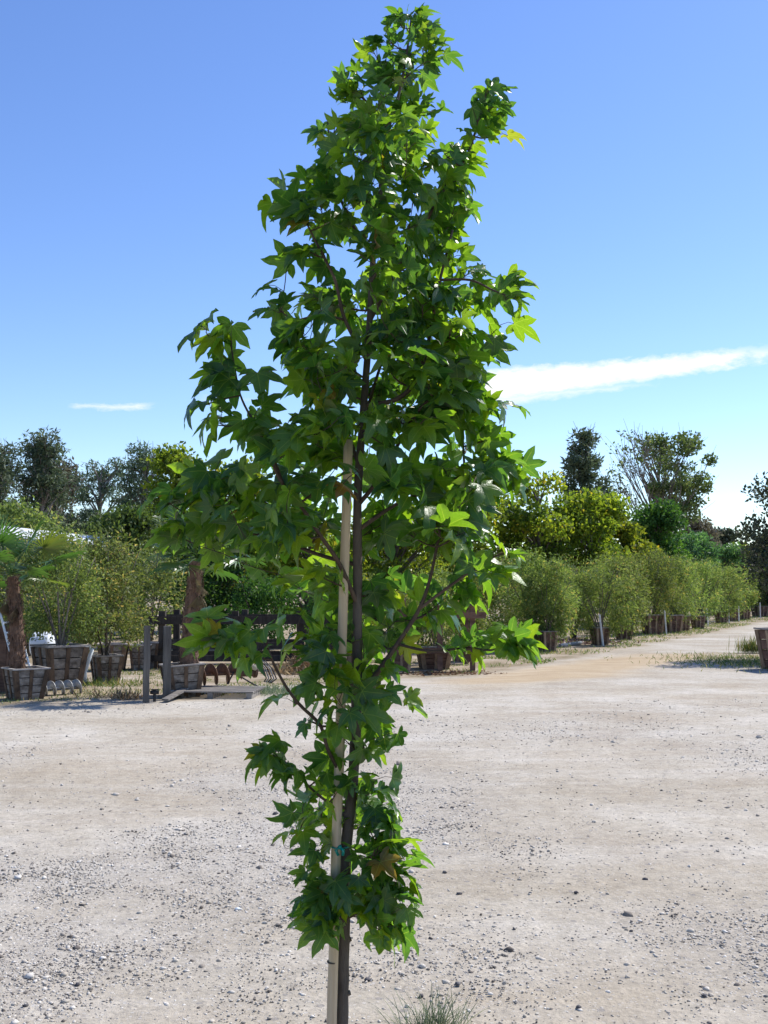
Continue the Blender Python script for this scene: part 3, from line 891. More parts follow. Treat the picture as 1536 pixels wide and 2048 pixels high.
    for oi in order:
        T, nl, sz = tips[oi]
        S = np.array(skel); SR = np.array(srad)
        dv = T - S
        dist = np.linalg.norm(dv, axis=1)
        hor = np.hypot(dv[:, 0], dv[:, 1])
        cost = dist + 1.4 * np.maximum(0, -(dv[:, 2] - 0.35 * hor)) + 0.02 * (dist < 0.03)
        j = int(np.argmin(cost))
        A, ra = S[j], min(SR[j] * 0.75, 0.0042)
        mid = A * 0.5 + T * 0.5
        mid[2] -= 0.12 * hor[j]
        mid += rng.normal(0, 0.008, 3)
        n = max(4, int(dist[j] / 0.025))
        t = np.linspace(0, 1, n)[:, None]
        c = (1 - t) ** 2 * A + 2 * t * (1 - t) * mid + t * t * T
        rr = np.linspace(ra, 0.0016, n)
        tw.tube(c, rr, 5)
        for q, r_ in zip(c[1:], rr[1:]):
            skel.append(q); srad.append(r_)
        axis = np.array([np.interp(T[2], tr[:, 2], tr[:, 0]), np.interp(T[2], tr[:, 2], tr[:, 1]), T[2]])
        tdir = c[-1] - c[-2]; tdir /= np.linalg.norm(tdir) + 1e-9
        for k in range(nl):
            f = 1.0 - 0.62 * (k / max(nl - 1, 1)) * min(1, 0.28 / max(dist[j], 0.05)) if k else 1.0
            q = c[min(int(f * (n - 1)), n - 1)]
            out = q - axis; out[2] = 0
            out = out / (np.linalg.norm(out) + 1e-6)
            ang = k * 2.4 + rng.random() * 1.2
            rd = np.array([math.cos(ang), math.sin(ang), 0])
            pd = out * 0.55 + rd * 0.9 + np.array([0, 0, rng.uniform(0.1, 0.8)]) + 0.3 * tdir
            pd /= np.linalg.norm(pd)
            pl = rng.uniform(0.035, 0.075) * sz
            e1 = q + pd * pl * 0.55
            e2 = e1 + (pd * 0.75 + np.array([0, 0, -0.35])) * pl * 0.5
            tw.tube([q, e1, e2], [0.0013, 0.0010, 0.0011], 4, caps=False)
            topf = np.clip((T[2] - 2.9) / 0.6, 0, 1)
            a = pd * 0.55 + out * 0.3 + np.array([0, 0, -0.62 + 0.75 * topf]) + rng.normal(0, 0.33, 3)
            a /= np.linalg.norm(a)
            nn = out * 0.45 + rd * 0.35 + np.array([0, 0, 0.65]) + rng.normal(0, 0.6, 3)
            nn -= a * np.dot(nn, a); nn /= np.linalg.norm(nn)
            L = sz * rng.uniform(0.068, 0.112)
            leaves.append((e2, a, nn, L))
    tw.build('twigs', MAT['twig'], root, smooth=True, kind='stuff')
    # leaf meshes
    variants = []
    for k in range(18):
        V, F, vein = sweetgum_leaf_mesh(rng, k)
        variants.append((V, F, vein, np_mesh('leaf', V, F, MAT['leaf'], {'vein': vein, 'rnd': np.full(len(V), 0.0)}, smooth=True)))
    camp = np.array([0, 0, CAM_H]) - off
    # the 300 that show largest: facing the camera, large and in front
    score = []
    for (p, a, nn, L) in leaves:
        v = camp - p; d = np.linalg.norm(v)
        score.append(L * L * (0.25 + abs(np.dot(nn, v / d))) * (1 - 1.6 * (p[1])))
    rank = np.argsort(-np.array(score))
    big = set(int(i) for i in rank[:300])
    sv, sf, sr, svn, o = [], [], [], [], 0
    for i, (p, a, nn, L) in enumerate(leaves):
        x = np.cross(a, nn)
        M = Matrix(((x[0] * L, a[0] * L, nn[0] * L, p[0]), (x[1] * L, a[1] * L, nn[1] * L, p[1]), (x[2] * L, a[2] * L, nn[2] * L, p[2]), (0, 0, 0, 1)))
        V, F, vein, me = variants[int(rng.integers(18))]
        if i in big:
            ob = link('leaf', me, root)
            ob.matrix_basis = M
        else:
            Rm = np.stack([x, a, nn], 1) * L
            sv.append(V @ Rm.T + p); sf.append(F + o); sr.append(np.full(len(V), rng.random())); svn.append(vein)
            o += len(V)
    if sv:
        me = np_mesh('foliage', np.concatenate(sv), np.concatenate(sf), MAT['leaf'], {'vein': np.concatenate(svn), 'rnd': np.concatenate(sr)}, smooth=True)
        link('foliage', me, root, kind='stuff')
    print('sweetgum leaves', len(leaves))

    # the stake and its tape
    sp_ = [np.array([bx - 0.028, TREE_Y - 0.045, -0.1])] + [at(x, y, TREE_Y - 0.03) for x, y in ((663, 2048), (668, 1880), (672, 1700), (680, 1480), (684, 1290), (691, 1080), (697, 880))]
    sm = smooth(sp_, 26)
    st = empty('stake', (sm[0][0], sm[0][1], 0), 0, 'pale round wooden stake standing against the young sweetgum trunk', 'stake')
    so = np.array([sm[0][0], sm[0][1], 0])
    wb = rng.uniform(0.97, 1.03, (26, 12))
    MB().tube(sm - so, np.linspace(0.0165, 0.0150, 26), 12, wob=lambda i, k: wb[i, k]).build('pole', MAT['stake'], st, smooth=True)
    ct = [at(x, y, TREE_Y - 0.03) for x, y in ((664.5, 1925), (664.7, 1922))]
    MB().tube([ct[0] - so, ct[1] - so], 0.0172, 12).build('growth_ring', MAT['bark'], st, smooth=True)
    c1 = at(673, 1692, TREE_Y - 0.03); c2 = at(692, 1692, TREE_Y)
    tape = empty('plant_tie', (float(c1[0]), float(c1[1]), float(c1[2])), 0, 'shiny green tape knotted round the stake and the sweetgum trunk', 'plant tie')
    cen = (c1 + c2) / 2
    loop = []
    d = (c2 - c1)[:2]; ln = np.linalg.norm(d); d = d / ln; pn = np.array([-d[1], d[0]])
    for k in range(25):
        t = k / 24 * 2 * math.pi
        rr = np.array([math.cos(t) * (ln / 2 + 0.0205), math.sin(t) * 0.0212])
        q = cen[:2] + d * rr[0] + pn * rr[1]
        loop.append((q[0] - c1[0], q[1] - c1[1], 0.006 * math.sin(t)))
    MB().tube(loop, 0.0026, 5, caps=False).build('band', MAT['tape'], tape, smooth=True)
    kn = MB()
    f0 = np.array([cen[0] - c1[0] - 0.004, cen[1] - c1[1] - 0.026, -0.002])
    kn.tube([f0 + np.array([0, 0.006, 0.004]), f0 + np.array([0, -0.004, 0])], [0.006, 0.0075], 8)
    for s_ in (-1, 1):
        e = [f0, f0 + np.array([s_ * 0.012, -0.004, -0.008]), f0 + np.array([s_ * 0.007 + 0.003, -0.003, -0.024])]
        kn.tube(e, [0.003, 0.006, 0.005], 6)
    kn.build('knot', MAT['tape'], tape, smooth=True)


build_tree()


# ------------------------------------------------------------------ planter boxes
def planter(name, wt, wb, h, wood, battens, nplank=4, thick=0.025):
    """tapered square nursery box, every plank and batten its own part"""
    root = empty(name, (0, 0, 0))
    hw = lambda t: (wb + (wt - wb) * t) / 2
    mesh_p, mesh_b = [], []
    for j in range(nplank):
        t0, t1 = j / nplank + 0.012, (j + 1) / nplank - 0.012
        mb = MB()
        a0, a1 = hw(t0), hw(t1)
        mb.hexa([(-a0, -a0, t0 * h), (a0, -a0, t0 * h), (a0 - thick, -a0 + thick, t0 * h), (-a0 + thick, -a0 + thick, t0 * h)],
                [(-a1, -a1, t1 * h), (a1, -a1, t1 * h), (a1 - thick, -a1 + thick, t1 * h), (-a1 + thick, -a1 + thick, t1 * h)])
        mesh_p.append(mb.mesh('plank', MAT[wood]))
    for fx in (-0.90, 0.0, 0.90):
        mb = MB()
        bw, bt = (0.055 if fx else 0.04) * wt / 0.8, 0.022
        b, t = hw(0.0), hw(1.0)
        mb.hexa([(fx * b - bw, -b - bt, 0.0), (fx * b + bw, -b - bt, 0.0), (fx * b + bw, -b - 0.002, 0.0), (fx * b - bw, -b - 0.002, 0.0)],
                [(fx * t - bw, -t - bt, h * 0.985), (fx * t + bw, -t - bt, h * 0.985), (fx * t + bw, -t - 0.002, h * 0.985), (fx * t - bw, -t - 0.002, h * 0.985)])
        mesh_b.append(mb.mesh('batten', MAT[battens]))
    t = hw(1.0)
    rim = MB().hexa([(-t - 0.03, -t - 0.03, h), (t + 0.03, -t - 0.03, h), (t - 0.05, -t + 0.05, h), (-t + 0.05, -t + 0.05, h)],
                    [(-t - 0.03, -t - 0.03, h + 0.022), (t + 0.03, -t - 0.03, h + 0.022), (t - 0.05, -t + 0.05, h + 0.022), (-t + 0.05, -t + 0.05, h + 0.022)]).mesh('rim_board', MAT['rim'])
    for k in range(4):
        for nm, ms in (('plank', mesh_p), ('batten', mesh_b), ('rim_board', [rim])):
            for me in ms:
                o = link(nm, me, root)
                o.rotation_euler = (0, 0, k * math.pi / 2)
    a = hw(0.86) - thick - 0.002
    rg = np.random.default_rng(3)
    g = np.linspace(-a, a, 7)
    V = [(x, y, 0.86 * h + rg.uniform(0, 0.06) * (abs(x) < a * 0.99 and abs(y) < a * 0.99)) for y in g for x in g]
    F = [(j * 7 + i, j * 7 + i + 1, j * 7 + i + 8, j * 7 + i + 7) for j in range(6) for i in range(6)]
    MB().poly(V, F).build('soil', MAT['soil'], root, smooth=True)
    return root


PROTO = {'grey': planter('planter_box', 0.80, 0.58, 0.50, 'old_wood', 'batten'),
         'red': planter('planter_box', 0.80, 0.60, 0.56, 'red_wood', 'pale_batten')}
used = set()


def place_box(kind, px, py, wpx, hpx, rz, label, group, tilt=0.0, back=0.25):
    """box whose nearest bottom edge stands at the pixel; width and height in photo pixels"""
    g = ground(px, py)
    g[1] += back
    g[0] *= g[1] / (g[1] - back)
    o = PROTO[kind] if kind not in used else copy_tree(PROTO[kind])
    used.add(kind)
    k = ppm(g[1])
    diag = abs(math.cos(rz)) + abs(math.sin(rz))
    sw = wpx / k / (0.86 * diag)
    sh = hpx / k / (0.522 if kind == 'grey' else 0.582)
    o.location = (g[0], g[1], float(gz(g[0], g[1])) - 0.015)
    o.rotation_euler = (0, tilt, rz)
    o.scale = (sw, sw, sh)
    props(o, label, 'planter box', group)
    return np.array([g[0], g[1], 0.43 * sh if kind == 'grey' else 0.48 * sh]), sw


# ------------------------------------------------------------------ plants
def shrub(name, loc, height, rx, ry, mat, n, leaf, label, cat, group, seed, droop=0.3, bark='tree_bark', stems=6, low=-0.15, parent_bark=True, style='soft', aspect=0.34):
    """many-stemmed shrub: stems that fan out and leaf blades spread through an uneven crown"""
    rng = np.random.default_rng(seed)
    root = empty(name, loc, 0, label, cat, group)
    ends = []
    mb = MB()
    for k in range(stems):
        an = k * 2.4 + rng.random()
        r = rng.uniform(0.35, 0.8)
        e = np.array([math.cos(an) * rx * r, math.sin(an) * ry * r, height * rng.uniform(0.62, 0.95)])
        mid = np.array([e[0] * 0.3, e[1] * 0.3, e[2] * 0.45])
        t = np.linspace(0, 1, 7)[:, None]
        b0 = np.array([rng.normal(0, 0.03), rng.normal(0, 0.03), -0.08])
        c = (1 - t) ** 2 * b0 + 2 * t * (1 - t) * mid + t * t * e
        mb.tube(c, np.linspace(0.02, 0.006, 7) * height / 2, 5)
        ends.append(c)
    mb.build('stems', MAT[bark], root, smooth=True)
    # clumps over an uneven ellipsoid
    nc = 46
    cz = height * rng.uniform(low + 0.14, 0.93, nc)
    prof = np.sin(np.clip((cz / height - low) / (1.02 - low), 0, 1) * math.pi) ** 0.55
    an = rng.random(nc) * 6.283
    rr = np.sqrt(rng.random(nc)) * 0.85
    C = np.stack([np.cos(an) * rx * rr * prof, np.sin(an) * ry * rr * prof, cz], 1)
    cr = height * rng.uniform(0.09, 0.17, nc)
    ci = rng.integers(nc, size=n)
    d = unit(rng.normal(size=(n, 3)))
    rad = rng.random(n) ** 0.45
    P = C[ci] + d * (cr[ci] * rad)[:, None] * np.array([1, 1, 1.15])
    # sprays reaching past the outline
    m_ = n // 9
    top = rng.integers(nc, size=m_)
    P[:m_] = C[top] + unit(rng.normal(size=(m_, 3)) + np.array([0, 0, 0.5])) * (cr[top] * rng.uniform(0.9, 1.9, m_))[:, None]
    P[:, 2] = np.maximum(P[:, 2], -0.25 if low < 0 else 0.0)
    A = unit(P - np.array([0, 0, height * 0.35])) * 0.7 + rng.normal(0, 0.7, (n, 3)) + np.array([0, 0, -droop])
    rnd = np.clip(rng.normal(0.45, 0.25, n) + (rng.random(nc)[ci] - 0.5) * 0.4, 0.01, 0.99)
    L = leaf * rng.uniform(0.7, 1.4, n)
    foliage('crown', rng, P, A, L, L * aspect, MAT[mat], root, rnd)
    return root


def tree(name, px, base_y_px, Y, top_px, wpx, mat, n, leaf, label, group, seed, bark='tree_bark', clumps=40, trunk_r=0.11, crown_lo=0.3, lean=0.0, airy=0.0,
         shape=0.55, droop=0.2, aspect=0.5, cat='tree', bare=0.0, csize=(0.07, 0.14), upright=False, wfac=None):
    """tapered trunk, limbs to every clump, leaves gathered in clumps with gaps"""
    rng = np.random.default_rng(seed)
    b = at(px, 1175, Y)
    topz = at(px, top_px, Y)[2]
    H = topz
    rx = wpx / ppm(Y) / 2
    root = empty(name, (b[0], Y, float(gz(b[0], Y)) - 0.03), 0, label, cat, group)
    zlo = H * crown_lo
    cz = zlo + (H * 0.93 - zlo) * rng.random(clumps) ** 0.85
    tt = (cz - zlo) / (H - zlo)
    prof = (np.sin(np.clip(tt * 0.93 + 0.07, 0, 1) * math.pi) ** shape) if wfac is None else np.interp(tt, *wfac)
    an = np.arange(clumps) * 2.39996 + rng.normal(0, 0.3, clumps)
    rr = np.sqrt(rng.uniform(0.02, 1, clumps)) * 0.88
    C = np.stack([np.cos(an) * rx * rr * prof + lean * tt * H, np.sin(an) * rx * rr * prof, cz], 1)
    cr = H * rng.uniform(csize[0], csize[1], clumps)
    # wood
    mb = MB()
    zt = np.linspace(-0.15, H * 0.92, 10)
    tp = np.stack([lean * np.maximum(zt, 0) * np.clip((zt - zlo) / (H - zlo), 0, 1) + rng.normal(0, 0.012 * H, 10) * (zt > 0.5), rng.normal(0, 0.012 * H, 10) * (zt > 0.5), zt], 1)
    mb.tube(tp, np.linspace(trunk_r, trunk_r * 0.12, 10), 8)
    mb.build('trunk', MAT[bark], root, smooth=True)
    lb = MB()
    for c in C:
        z0 = max(0.12 * H, c[2] - np.hypot(c[0], c[1]) * (1.5 if upright else 0.8) - 0.05 * H)
        s = np.array([np.interp(z0, zt, tp[:, 0]), np.interp(z0, zt, tp[:, 1]), z0])
        mid = s * 0.5 + c * 0.5 + np.array([0, 0, (-0.04 if upright else 0.03) * H]) + rng.normal(0, 0.015 * H, 3)
        t = np.linspace(0, 1, 6)[:, None]
        q = (1 - t) ** 2 * s + 2 * t * (1 - t) * mid + t * t * c
        lb.tube(q, np.linspace(trunk_r * 0.34, trunk_r * 0.06, 6), 5, caps=False)
        for k in range(3):
            e = c + unit(rng.normal(size=3) + np.array([0, 0, 0.4])) * H * 0.09
            lb.tube([q[4], (q[4] + e) / 2 + rng.normal(0, 0.01 * H, 3), e], [trunk_r * 0.1, trunk_r * 0.07, trunk_r * 0.03], 4, caps=False)
    lb.build('limbs', MAT[bark], root, smooth=True)
    wgt = rng.uniform(0.3, 1.0, clumps) * cr ** 2
    if bare > 0:
        wgt *= np.where(C[:, 0] < -rx * 0.15, 1 - bare, 1.0)
    ci = rng.choice(clumps, n, p=wgt / wgt.sum())
    d = unit(rng.normal(size=(n, 3)))
    P = C[ci] + d * (cr[ci] * rng.random(n) ** 0.42)[:, None] * np.array([1.1, 1.1, 0.85])
    # knock holes into the clumps
    hole = np.sin(P[:, 0] * 9.1 / (H * 0.12) + 1.3) + np.sin(P[:, 1] * 8.3 / (H * 0.12)) + np.sin(P[:, 2] * 9.7 / (H * 0.12) + 0.6)
    keep = hole > (-1.6 + airy)
    P, ci2 = P[keep], ci[keep]
    n = len(P)
    A = rng.normal(size=(n, 3)) * 0.8 + np.array([0, 0, -droop]) + unit(P - np.array([0, 0, H * 0.5])) * 0.5
    rnd = np.clip(rng.normal(0.45, 0.24, n) + (rng.random(clumps)[ci2] - 0.5) * 0.45, 0.01, 0.99)
    L = leaf * rng.uniform(0.7, 1.35, n)
    foliage('crown', rng, P, A, L, L * aspect, MAT[mat], root, rnd)
    return root


# ------------------------------------------------------------------ boxes and shrubs, left yard
BX = 'wooden nursery boxes in the yard'
SH = 'shrubs in nursery boxes in the yard'
pa, _ = place_box('grey', 50, 1401, 104, 64, R(38), 'weathered grey wooden box holding the palm beside the ladder', BX)
pb, _ = place_box('grey', 118, 1381, 124, 88, R(40), 'largest weathered box, tall grey planks and dark battens, below a pale-stemmed shrub', BX)
pc, _ = place_box('grey', 212, 1368, 76, 56, R(32), 'small brown-stained wooden box under the rounded shrub, beside the largest box', BX)
pd_, _ = place_box('grey', 366, 1393, 100, 66, R(24), 'weathered wooden box behind the two posts, holding the stout palm', BX, tilt=R(-3))
shrub('boxed_shrub', pb, 1.95, 0.80, 0.7, 'olive', 8500, 0.060, 'tall loose grey-green shrub with pale stems growing from the largest box', 'shrub', SH, 101, stems=9, bark='euc_bark', low=0.06, aspect=0.4)
shrub('boxed_shrub', pc, 2.05, 0.85, 0.7, 'olive', 9500, 0.060, 'rounded grey-green shrub overhanging the small brown-stained box', 'shrub', SH, 102, stems=6, low=0.0, aspect=0.4)


# ------------------------------------------------------------------ palms
def palm(loc, top, trunk_r, label, seed, nf, kick=0.0, fr=0.62):
    rng = np.random.default_rng(seed)
    root = empty('fan_palm', loc, 0, label, 'palm', 'fan palms in nursery boxes')
    n = 26
    z = np.linspace(-0.1, top, n)
    t = np.clip(z / top, 0, 1)
    path = np.stack([kick * (t ** 1.5 - 0), 0.02 * np.sin(t * 3), z], 1)
    rad = trunk_r * np.interp(t, [0, 0.15, 0.45, 0.85, 1.0], [1.0, 1.08, 0.95, 0.80, 0.72])
    wob = 1 + rng.uniform(-0.10, 0.14, (n, 14))
    MB().tube(path, rad, 14, wob=lambda i, k: wob[i, k]).build('trunk', MAT['palm_trunk'], root, smooth=False)
    # stubs of old leaf stalks
    fb = MB()
    for k in range(300):
        i = rng.integers(1, n - 1); an = rng.random() * 6.283
        d = np.array([math.cos(an), math.sin(an), 0])
        p = path[i] + d * rad[i] * 0.93
        up_ = rng.choice([-1, 1]) * rng.uniform(0.5, 1.1)
        fb.tube([p, p + d * 0.03 + np.array([0, 0, 0.05 * up_]), p + d * rng.uniform(0.02, 0.05) + np.array([0, 0, 0.11 * up_])], [0.009, 0.006, 0.002], 4, caps=False)
    fb.build('leaf_stubs', MAT['palm_trunk'], root, kind='stuff')
    head = path[-1]

    def frond_mesh(dry):
        V, F = [], []
        # stalk
        mb = MB().tube([(0, 0, 0), (0, 0.3, 0.02), (0, 0.58, 0.0)], [0.011, 0.008, 0.006], 5, caps=False)
        V += mb.v; F += [tuple(f) for f in mb.f]
        seg = 26
        for i in range(seg):
            a = (i / (seg - 1) - 0.5) * R(285 if not dry else 90)
            ln = fr * (0.80 + 0.20 * math.cos(a * 0.6)) * rng.uniform(0.9, 1.06)
            w_ = 0.021
            da = np.array([math.sin(a), math.cos(a), 0]); dn = np.array([math.cos(a), -math.sin(a), 0])
            o = len(V)
            base = np.array([0, 0.58, 0])
            dr = rng.uniform(0.10, 0.30) if not dry else 0.8
            for (s, ww, zz) in ((0.03, 0.004, 0), (0.5, w_ * 0.62, -0.02), (0.82, w_ * 0.42, -dr * 0.12), (1.0, 0.002, -dr * 0.30)):
                q = base + da * ln * s
                V.append(tuple(q + dn * ww + np.array([0, 0, zz + 0.007]))); V.append(tuple(q - dn * ww + np.array([0, 0, zz - 0.007])))
            for k in range(3):
                F.append((o + 2 * k, o + 2 * k + 2, o + 2 * k + 3, o + 2 * k + 1))
        V = np.array(V)
        rr = np.clip(rng.random(len(V)) * 0.25 + rng.random() * 0.7, 0.01, 0.99)
        return np_mesh('frond', V, np.array(F), MAT['dry_frond' if dry else 'frond'], {'rnd': rr})
    ms = [frond_mesh(False) for _ in range(4)]
    md = [frond_mesh(True) for _ in range(2)]
    for k in range(nf + 9):
        dry = k >= nf
        an = k * 2.39996 + rng.random() * 0.5
        pitch = R(np.interp(k, [0, nf - 1], [76, -16])) if not dry else R(rng.uniform(-86, -66))
        o = link('frond', (md[k % 2] if dry else ms[k % 4]), root)
        o.location = Vector(head + np.array([0, 0, 0.05 if not dry else -0.05 - 0.02 * (k - nf)]))
        s = rng.uniform(0.8, 1.12) * (rng.uniform(0.35, 0.6) if dry else 1)
        o.rotation_euler = (pitch, rng.normal(0, 0.25), an)
        o.rotation_mode = 'XYZ'
        o.scale = (s, s, s)
    return root


H_A = at(22, 1150, pa[1])[2]
palm((at(35, 1330, pa[1])[0], pa[1], pa[2] - 0.02), H_A - pa[2], 0.10, 'young fan palm with a reddish fibrous trunk beside the ladder', 31, 17, kick=-0.11, fr=0.42)
H_D = at(385, 1120, pd_[1])[2]
palm((at(378, 1335, pd_[1])[0], pd_[1], pd_[2] - 0.02), H_D - pd_[2], 0.13, 'stout fan palm with a shaggy brown trunk behind the two posts', 32, 19, kick=0.10, fr=0.44)


# ------------------------------------------------------------------ small things in the yard
def build_yard():
    rng = np.random.default_rng(55)
    for px, py, top, w_, lab in ((292, 1404, 1250, 0.085, 'dark weathered square post standing alone, the one nearer the weeds'), (333, 1398, 1250, 0.105, 'grey weathered square post just in front of the stout palm box')):
        g = ground(px, py)
        h = at(px, top, g[1])[2]
        mb = MB()
        z = np.linspace(-0.1, h, 6)
        off = rng.normal(0, 0.003, (6, 2))
        for i in range(5):
            a, b = w_ / 2, w_ / 2
            s0 = [(sx * a + off[i, 0], sy * a + off[i, 1], z[i]) for sx, sy in ((-1, -1), (1, -1), (1, 1), (-1, 1))]
            s1 = [(sx * b + off[i + 1, 0], sy * b + off[i + 1, 1], z[i + 1]) for sx, sy in ((-1, -1), (1, -1), (1, 1), (-1, 1))]
            o = len(mb.v)
            mb.v += s0 + s1
            mb.f += [(o, o + 1, o + 5, o + 4), (o + 1, o + 2, o + 6, o + 5), (o + 2, o + 3, o + 7, o + 6), (o + 3, o, o + 4, o + 7)]
            if i == 4:
                mb.f.append((o + 4, o + 5, o + 6, o + 7))
        ob = mb.build('post', MAT['post'])
        ob.location = (g[0], g[1], float(gz(g[0], g[1])))
        ob.rotation_euler = (0, 0, R(18))
        props(ob, lab, 'post', 'wooden posts at the edge of the lot')
    # little black valve between the posts
    g = ground(309, 1402)
    v = empty('water_valve', (g[0], g[1], 0), 0, 'small black water valve on the ground between the two posts', 'valve')
    MB().tube([(0, 0, -0.05), (0, 0, 0.13)], 0.022, 8).build('riser', MAT['iron'], v)
    MB().tube([(-0.06, 0, 0.12), (0.06, 0, 0.12)], 0.026, 8).tube([(0, 0, 0.12), (0, 0, 0.15)], 0.014, 6).build('body', MAT['iron'], v)
    MB().tube([(-0.05, 0.03, 0.155), (0.06, -0.03, 0.16)], 0.011, 6).build('handle', MAT['iron'], v)

    # pallet with the auger
    g = ground(432, 1390)
    p = empty('pallet', (g[0], g[1], float(gz(g[0], g[1]))), R(-6), 'low grey wooden pallet carrying the rusty auger', 'pallet')
    for k in range(7):
        y0 = -0.42 + k * 0.135
        MB().box(-0.62, 0.66, y0, y0 + 0.095, 0.085, 0.105).build('slat', MAT['pallet'], p)
    for x0 in (-0.6, -0.02, 0.56):
        MB().box(x0, x0 + 0.08, -0.42, 0.485, 0.0, 0.083).build('bearer', MAT['pallet'], p)
    # loose plank in front of the pallet
    a, b = ground(330, 1404), ground(372, 1392)
    pk = MB().bar((a[0], a[1], 0.03), (b[0], b[1], 0.11), 0.10, 0.03).build('plank', MAT['pallet'])
    props(pk, 'grey loose plank leaning from the ground onto the pallet', 'plank')

    def auger(name, c, length, rad, turns, rz, mat, label, tip=True, z=None, tilt=0.0):
        r = empty(name, (c[0], c[1], c[2]), rz, label, 'auger')
        r.rotation_euler = (0, tilt, rz)
        MB().tube([(-length / 2 - 0.05, 0, 0), (length / 2 + (0.22 if tip else 0.0), 0, 0)], rad * 0.16, 8).build('shaft', MAT[mat], r, smooth=True)
        n = int(turns * 22)
        V, F = [], []
        for i in range(n + 1):
            t = i / n
            an = t * turns * 2 * math.pi + 1.2
            x = (t - 0.5) * length
            for rr in (rad * 0.15, rad):
                for dx in (-0.006, 0.006):
                    V.append((x + dx, math.cos(an) * rr, math.sin(an) * rr))
        for i in range(n):
            o = i * 4
            F += [(o, o + 2, o + 6, o + 4), (o + 1, o + 5, o + 7, o + 3), (o + 2, o + 3, o + 7, o + 6)]
        MB().poly(V, F).build('flight', MAT[mat], r, smooth=True)
        return r
    g2 = ground(428, 1384)
    pl_z = 0.105 + 0.165
    a1 = auger('auger', (at(424, 1365, g2[1])[0], g2[1], pl_z), 0.86, 0.165, 4.4, R(32), 'rust', 'rusty brown spiral auger lying on the pallet')
    hd = MB()
    hd.tube([(0.48, 0, 0), (0.72, 0, 0.0)], [0.06, 0.06], 10).tube([(0.70, 0, 0.0), (0.74, 0, 0.0)], 0.085, 10)
    hd.build('gearbox', MAT['rust'], a1, smooth=False)
    MB().tube([(0.56, -0.01, 0.05), (0.56, -0.03, 0.13)], [0.07, 0.05], 10).tube([(0.70, 0, 0.05), (0.72, -0.02, 0.12)], [0.075, 0.05], 10).build('motor_cover', MAT['cream'], a1, smooth=True)
    for k in range(5):
        e = [(0.66, -0.02, 0.08), (0.74 + 0.02 * k, -0.05, 0.17 + 0.015 * k), (0.86 + 0.025 * k, -0.03 * k, 0.06), (0.92 + 0.02 * k, -0.05 * k, -0.10), (0.86, -0.06 * k - 0.05, -0.15)]
        MB().tube(e, 0.011, 6).build('hose', MAT['hose' if k % 2 else 'iron'], a1, smooth=True)
    MB().tube([(0.34, -0.05, 0.02), (0.22, -0.08, -0.155)], 0.014, 6).tube([(0.40, -0.05, -0.02), (0.55, -0.35, -0.16), (0.72, -0.55, -0.25)], 0.012, 6).build('lever', MAT['iron'], a1)
    g3 = ground(120, 1391)
    auger('auger', (g3[0], g3[1] + 0.05, 0.108), 0.62, 0.115, 4.6, R(42), 'galv', 'pale grey spiral auger lying on the ground between the boxes', tip=False)
    # ladder leaning at the left
    gy = pa[1] + 0.55
    b0 = at(29, 1338, gy); t0 = at(0, 1225, gy + 0.35)
    ld = empty('ladder', (b0[0], b0[1], 0), 0, 'narrow white metal ladder leaning behind the palm at the board fence', 'ladder')
    o0 = np.array([b0[0], b0[1], 0.0])
    for s in (0, 1):
        dv = np.array([0.20 * s, 0.10 * s, 0])
        bb = b0 * 1.0; bb[2] = 0.0
        bt = t0 + (t0 - b0) * 0.0
        # carry the rail down to the ground
        k = b0[2] / (t0[2] - b0[2])
        foot = b0 - (t0 - b0) * k
        MB().tube([foot - o0 + dv, t0 - o0 + dv], 0.017, 6).build('rail', MAT['white'], ld)
    k = b0[2] / (t0[2] - b0[2]); foot = b0 - (t0 - b0) * k
    for i in range(1, 8):
        q = foot + (t0 - foot) * (i / 8.0) - o0
        MB().tube([q, q + np.array([0.20, 0.10, 0])], 0.014, 6).build('rung', MAT['white'], ld)
    # board fence piece at the left edge
    gy = pa[1] + 0.95
    fx0, fx1 = at(-160, 1300, gy)[0], at(30, 1300, gy)[0]
    ft = at(0, 1256, gy)[2]
    fe = empty('board_fence', (fx0, gy, 0), 0, 'short brown upright board fence behind the ladder', 'fence')
    nb = 11
    for k in range(nb):
        x0 = (fx1 - fx0) * k / nb
        MB().box(x0 + 0.004, x0 + (fx1 - fx0) / nb - 0.004, 0, 0.025, -0.05, ft + rng.uniform(-0.04, 0.04)).build('board', MAT['red_wood'], fe)
    for zz in (0.3, ft - 0.25):
        MB().box(0, fx1 - fx0, 0.027, 0.07, zz, zz + 0.08).build('rail', MAT['dark_wood'], fe)
    # white tank on its side behind the largest box
    gy = pb[1] + 3.0
    c0, c1_ = at(62, 1290, gy), at(108, 1288, gy)
    tk = empty('white_tank', (c0[0], gy, 0), 0, 'white plastic water tank lying behind the largest box', 'tank')
    rr = 0.25
    zc = c0[2]
    L = c1_[0] - c0[0]
    prof = [(0, 0.02), (0.02, rr * 0.7), (0.08, rr), (0.12, rr * 0.96), (0.16, rr), (L - 0.16, rr), (L - 0.12, rr * 0.96), (L - 0.08, rr), (L - 0.02, rr * 0.7), (L, 0.02)]
    MB().tube([(x, 0, zc) for x, _ in prof], [r for _, r in prof], 14).build('shell', MAT['white'], tk, smooth=True)
    for x0 in (0.1, L - 0.18):
        MB().box(x0, x0 + 0.08, -0.2, 0.2, -0.05, zc - rr * 0.9).build('cradle', MAT['dark_wood'], tk)
    # white pipe frame behind the largest box
    gy = pb[1] + 0.75
    q = [at(132, 1295, gy), at(178, 1295, gy), at(184, 1300, gy - 0.05), at(177, 1322, gy - 0.1), at(170, 1345, gy - 0.1)]
    zg = q[-1].copy(); zg[2] = 0
    pr = empty('pipe_frame', (q[0][0], gy, 0), 0, 'bent white plastic pipe frame showing behind the largest box', 'pipe')
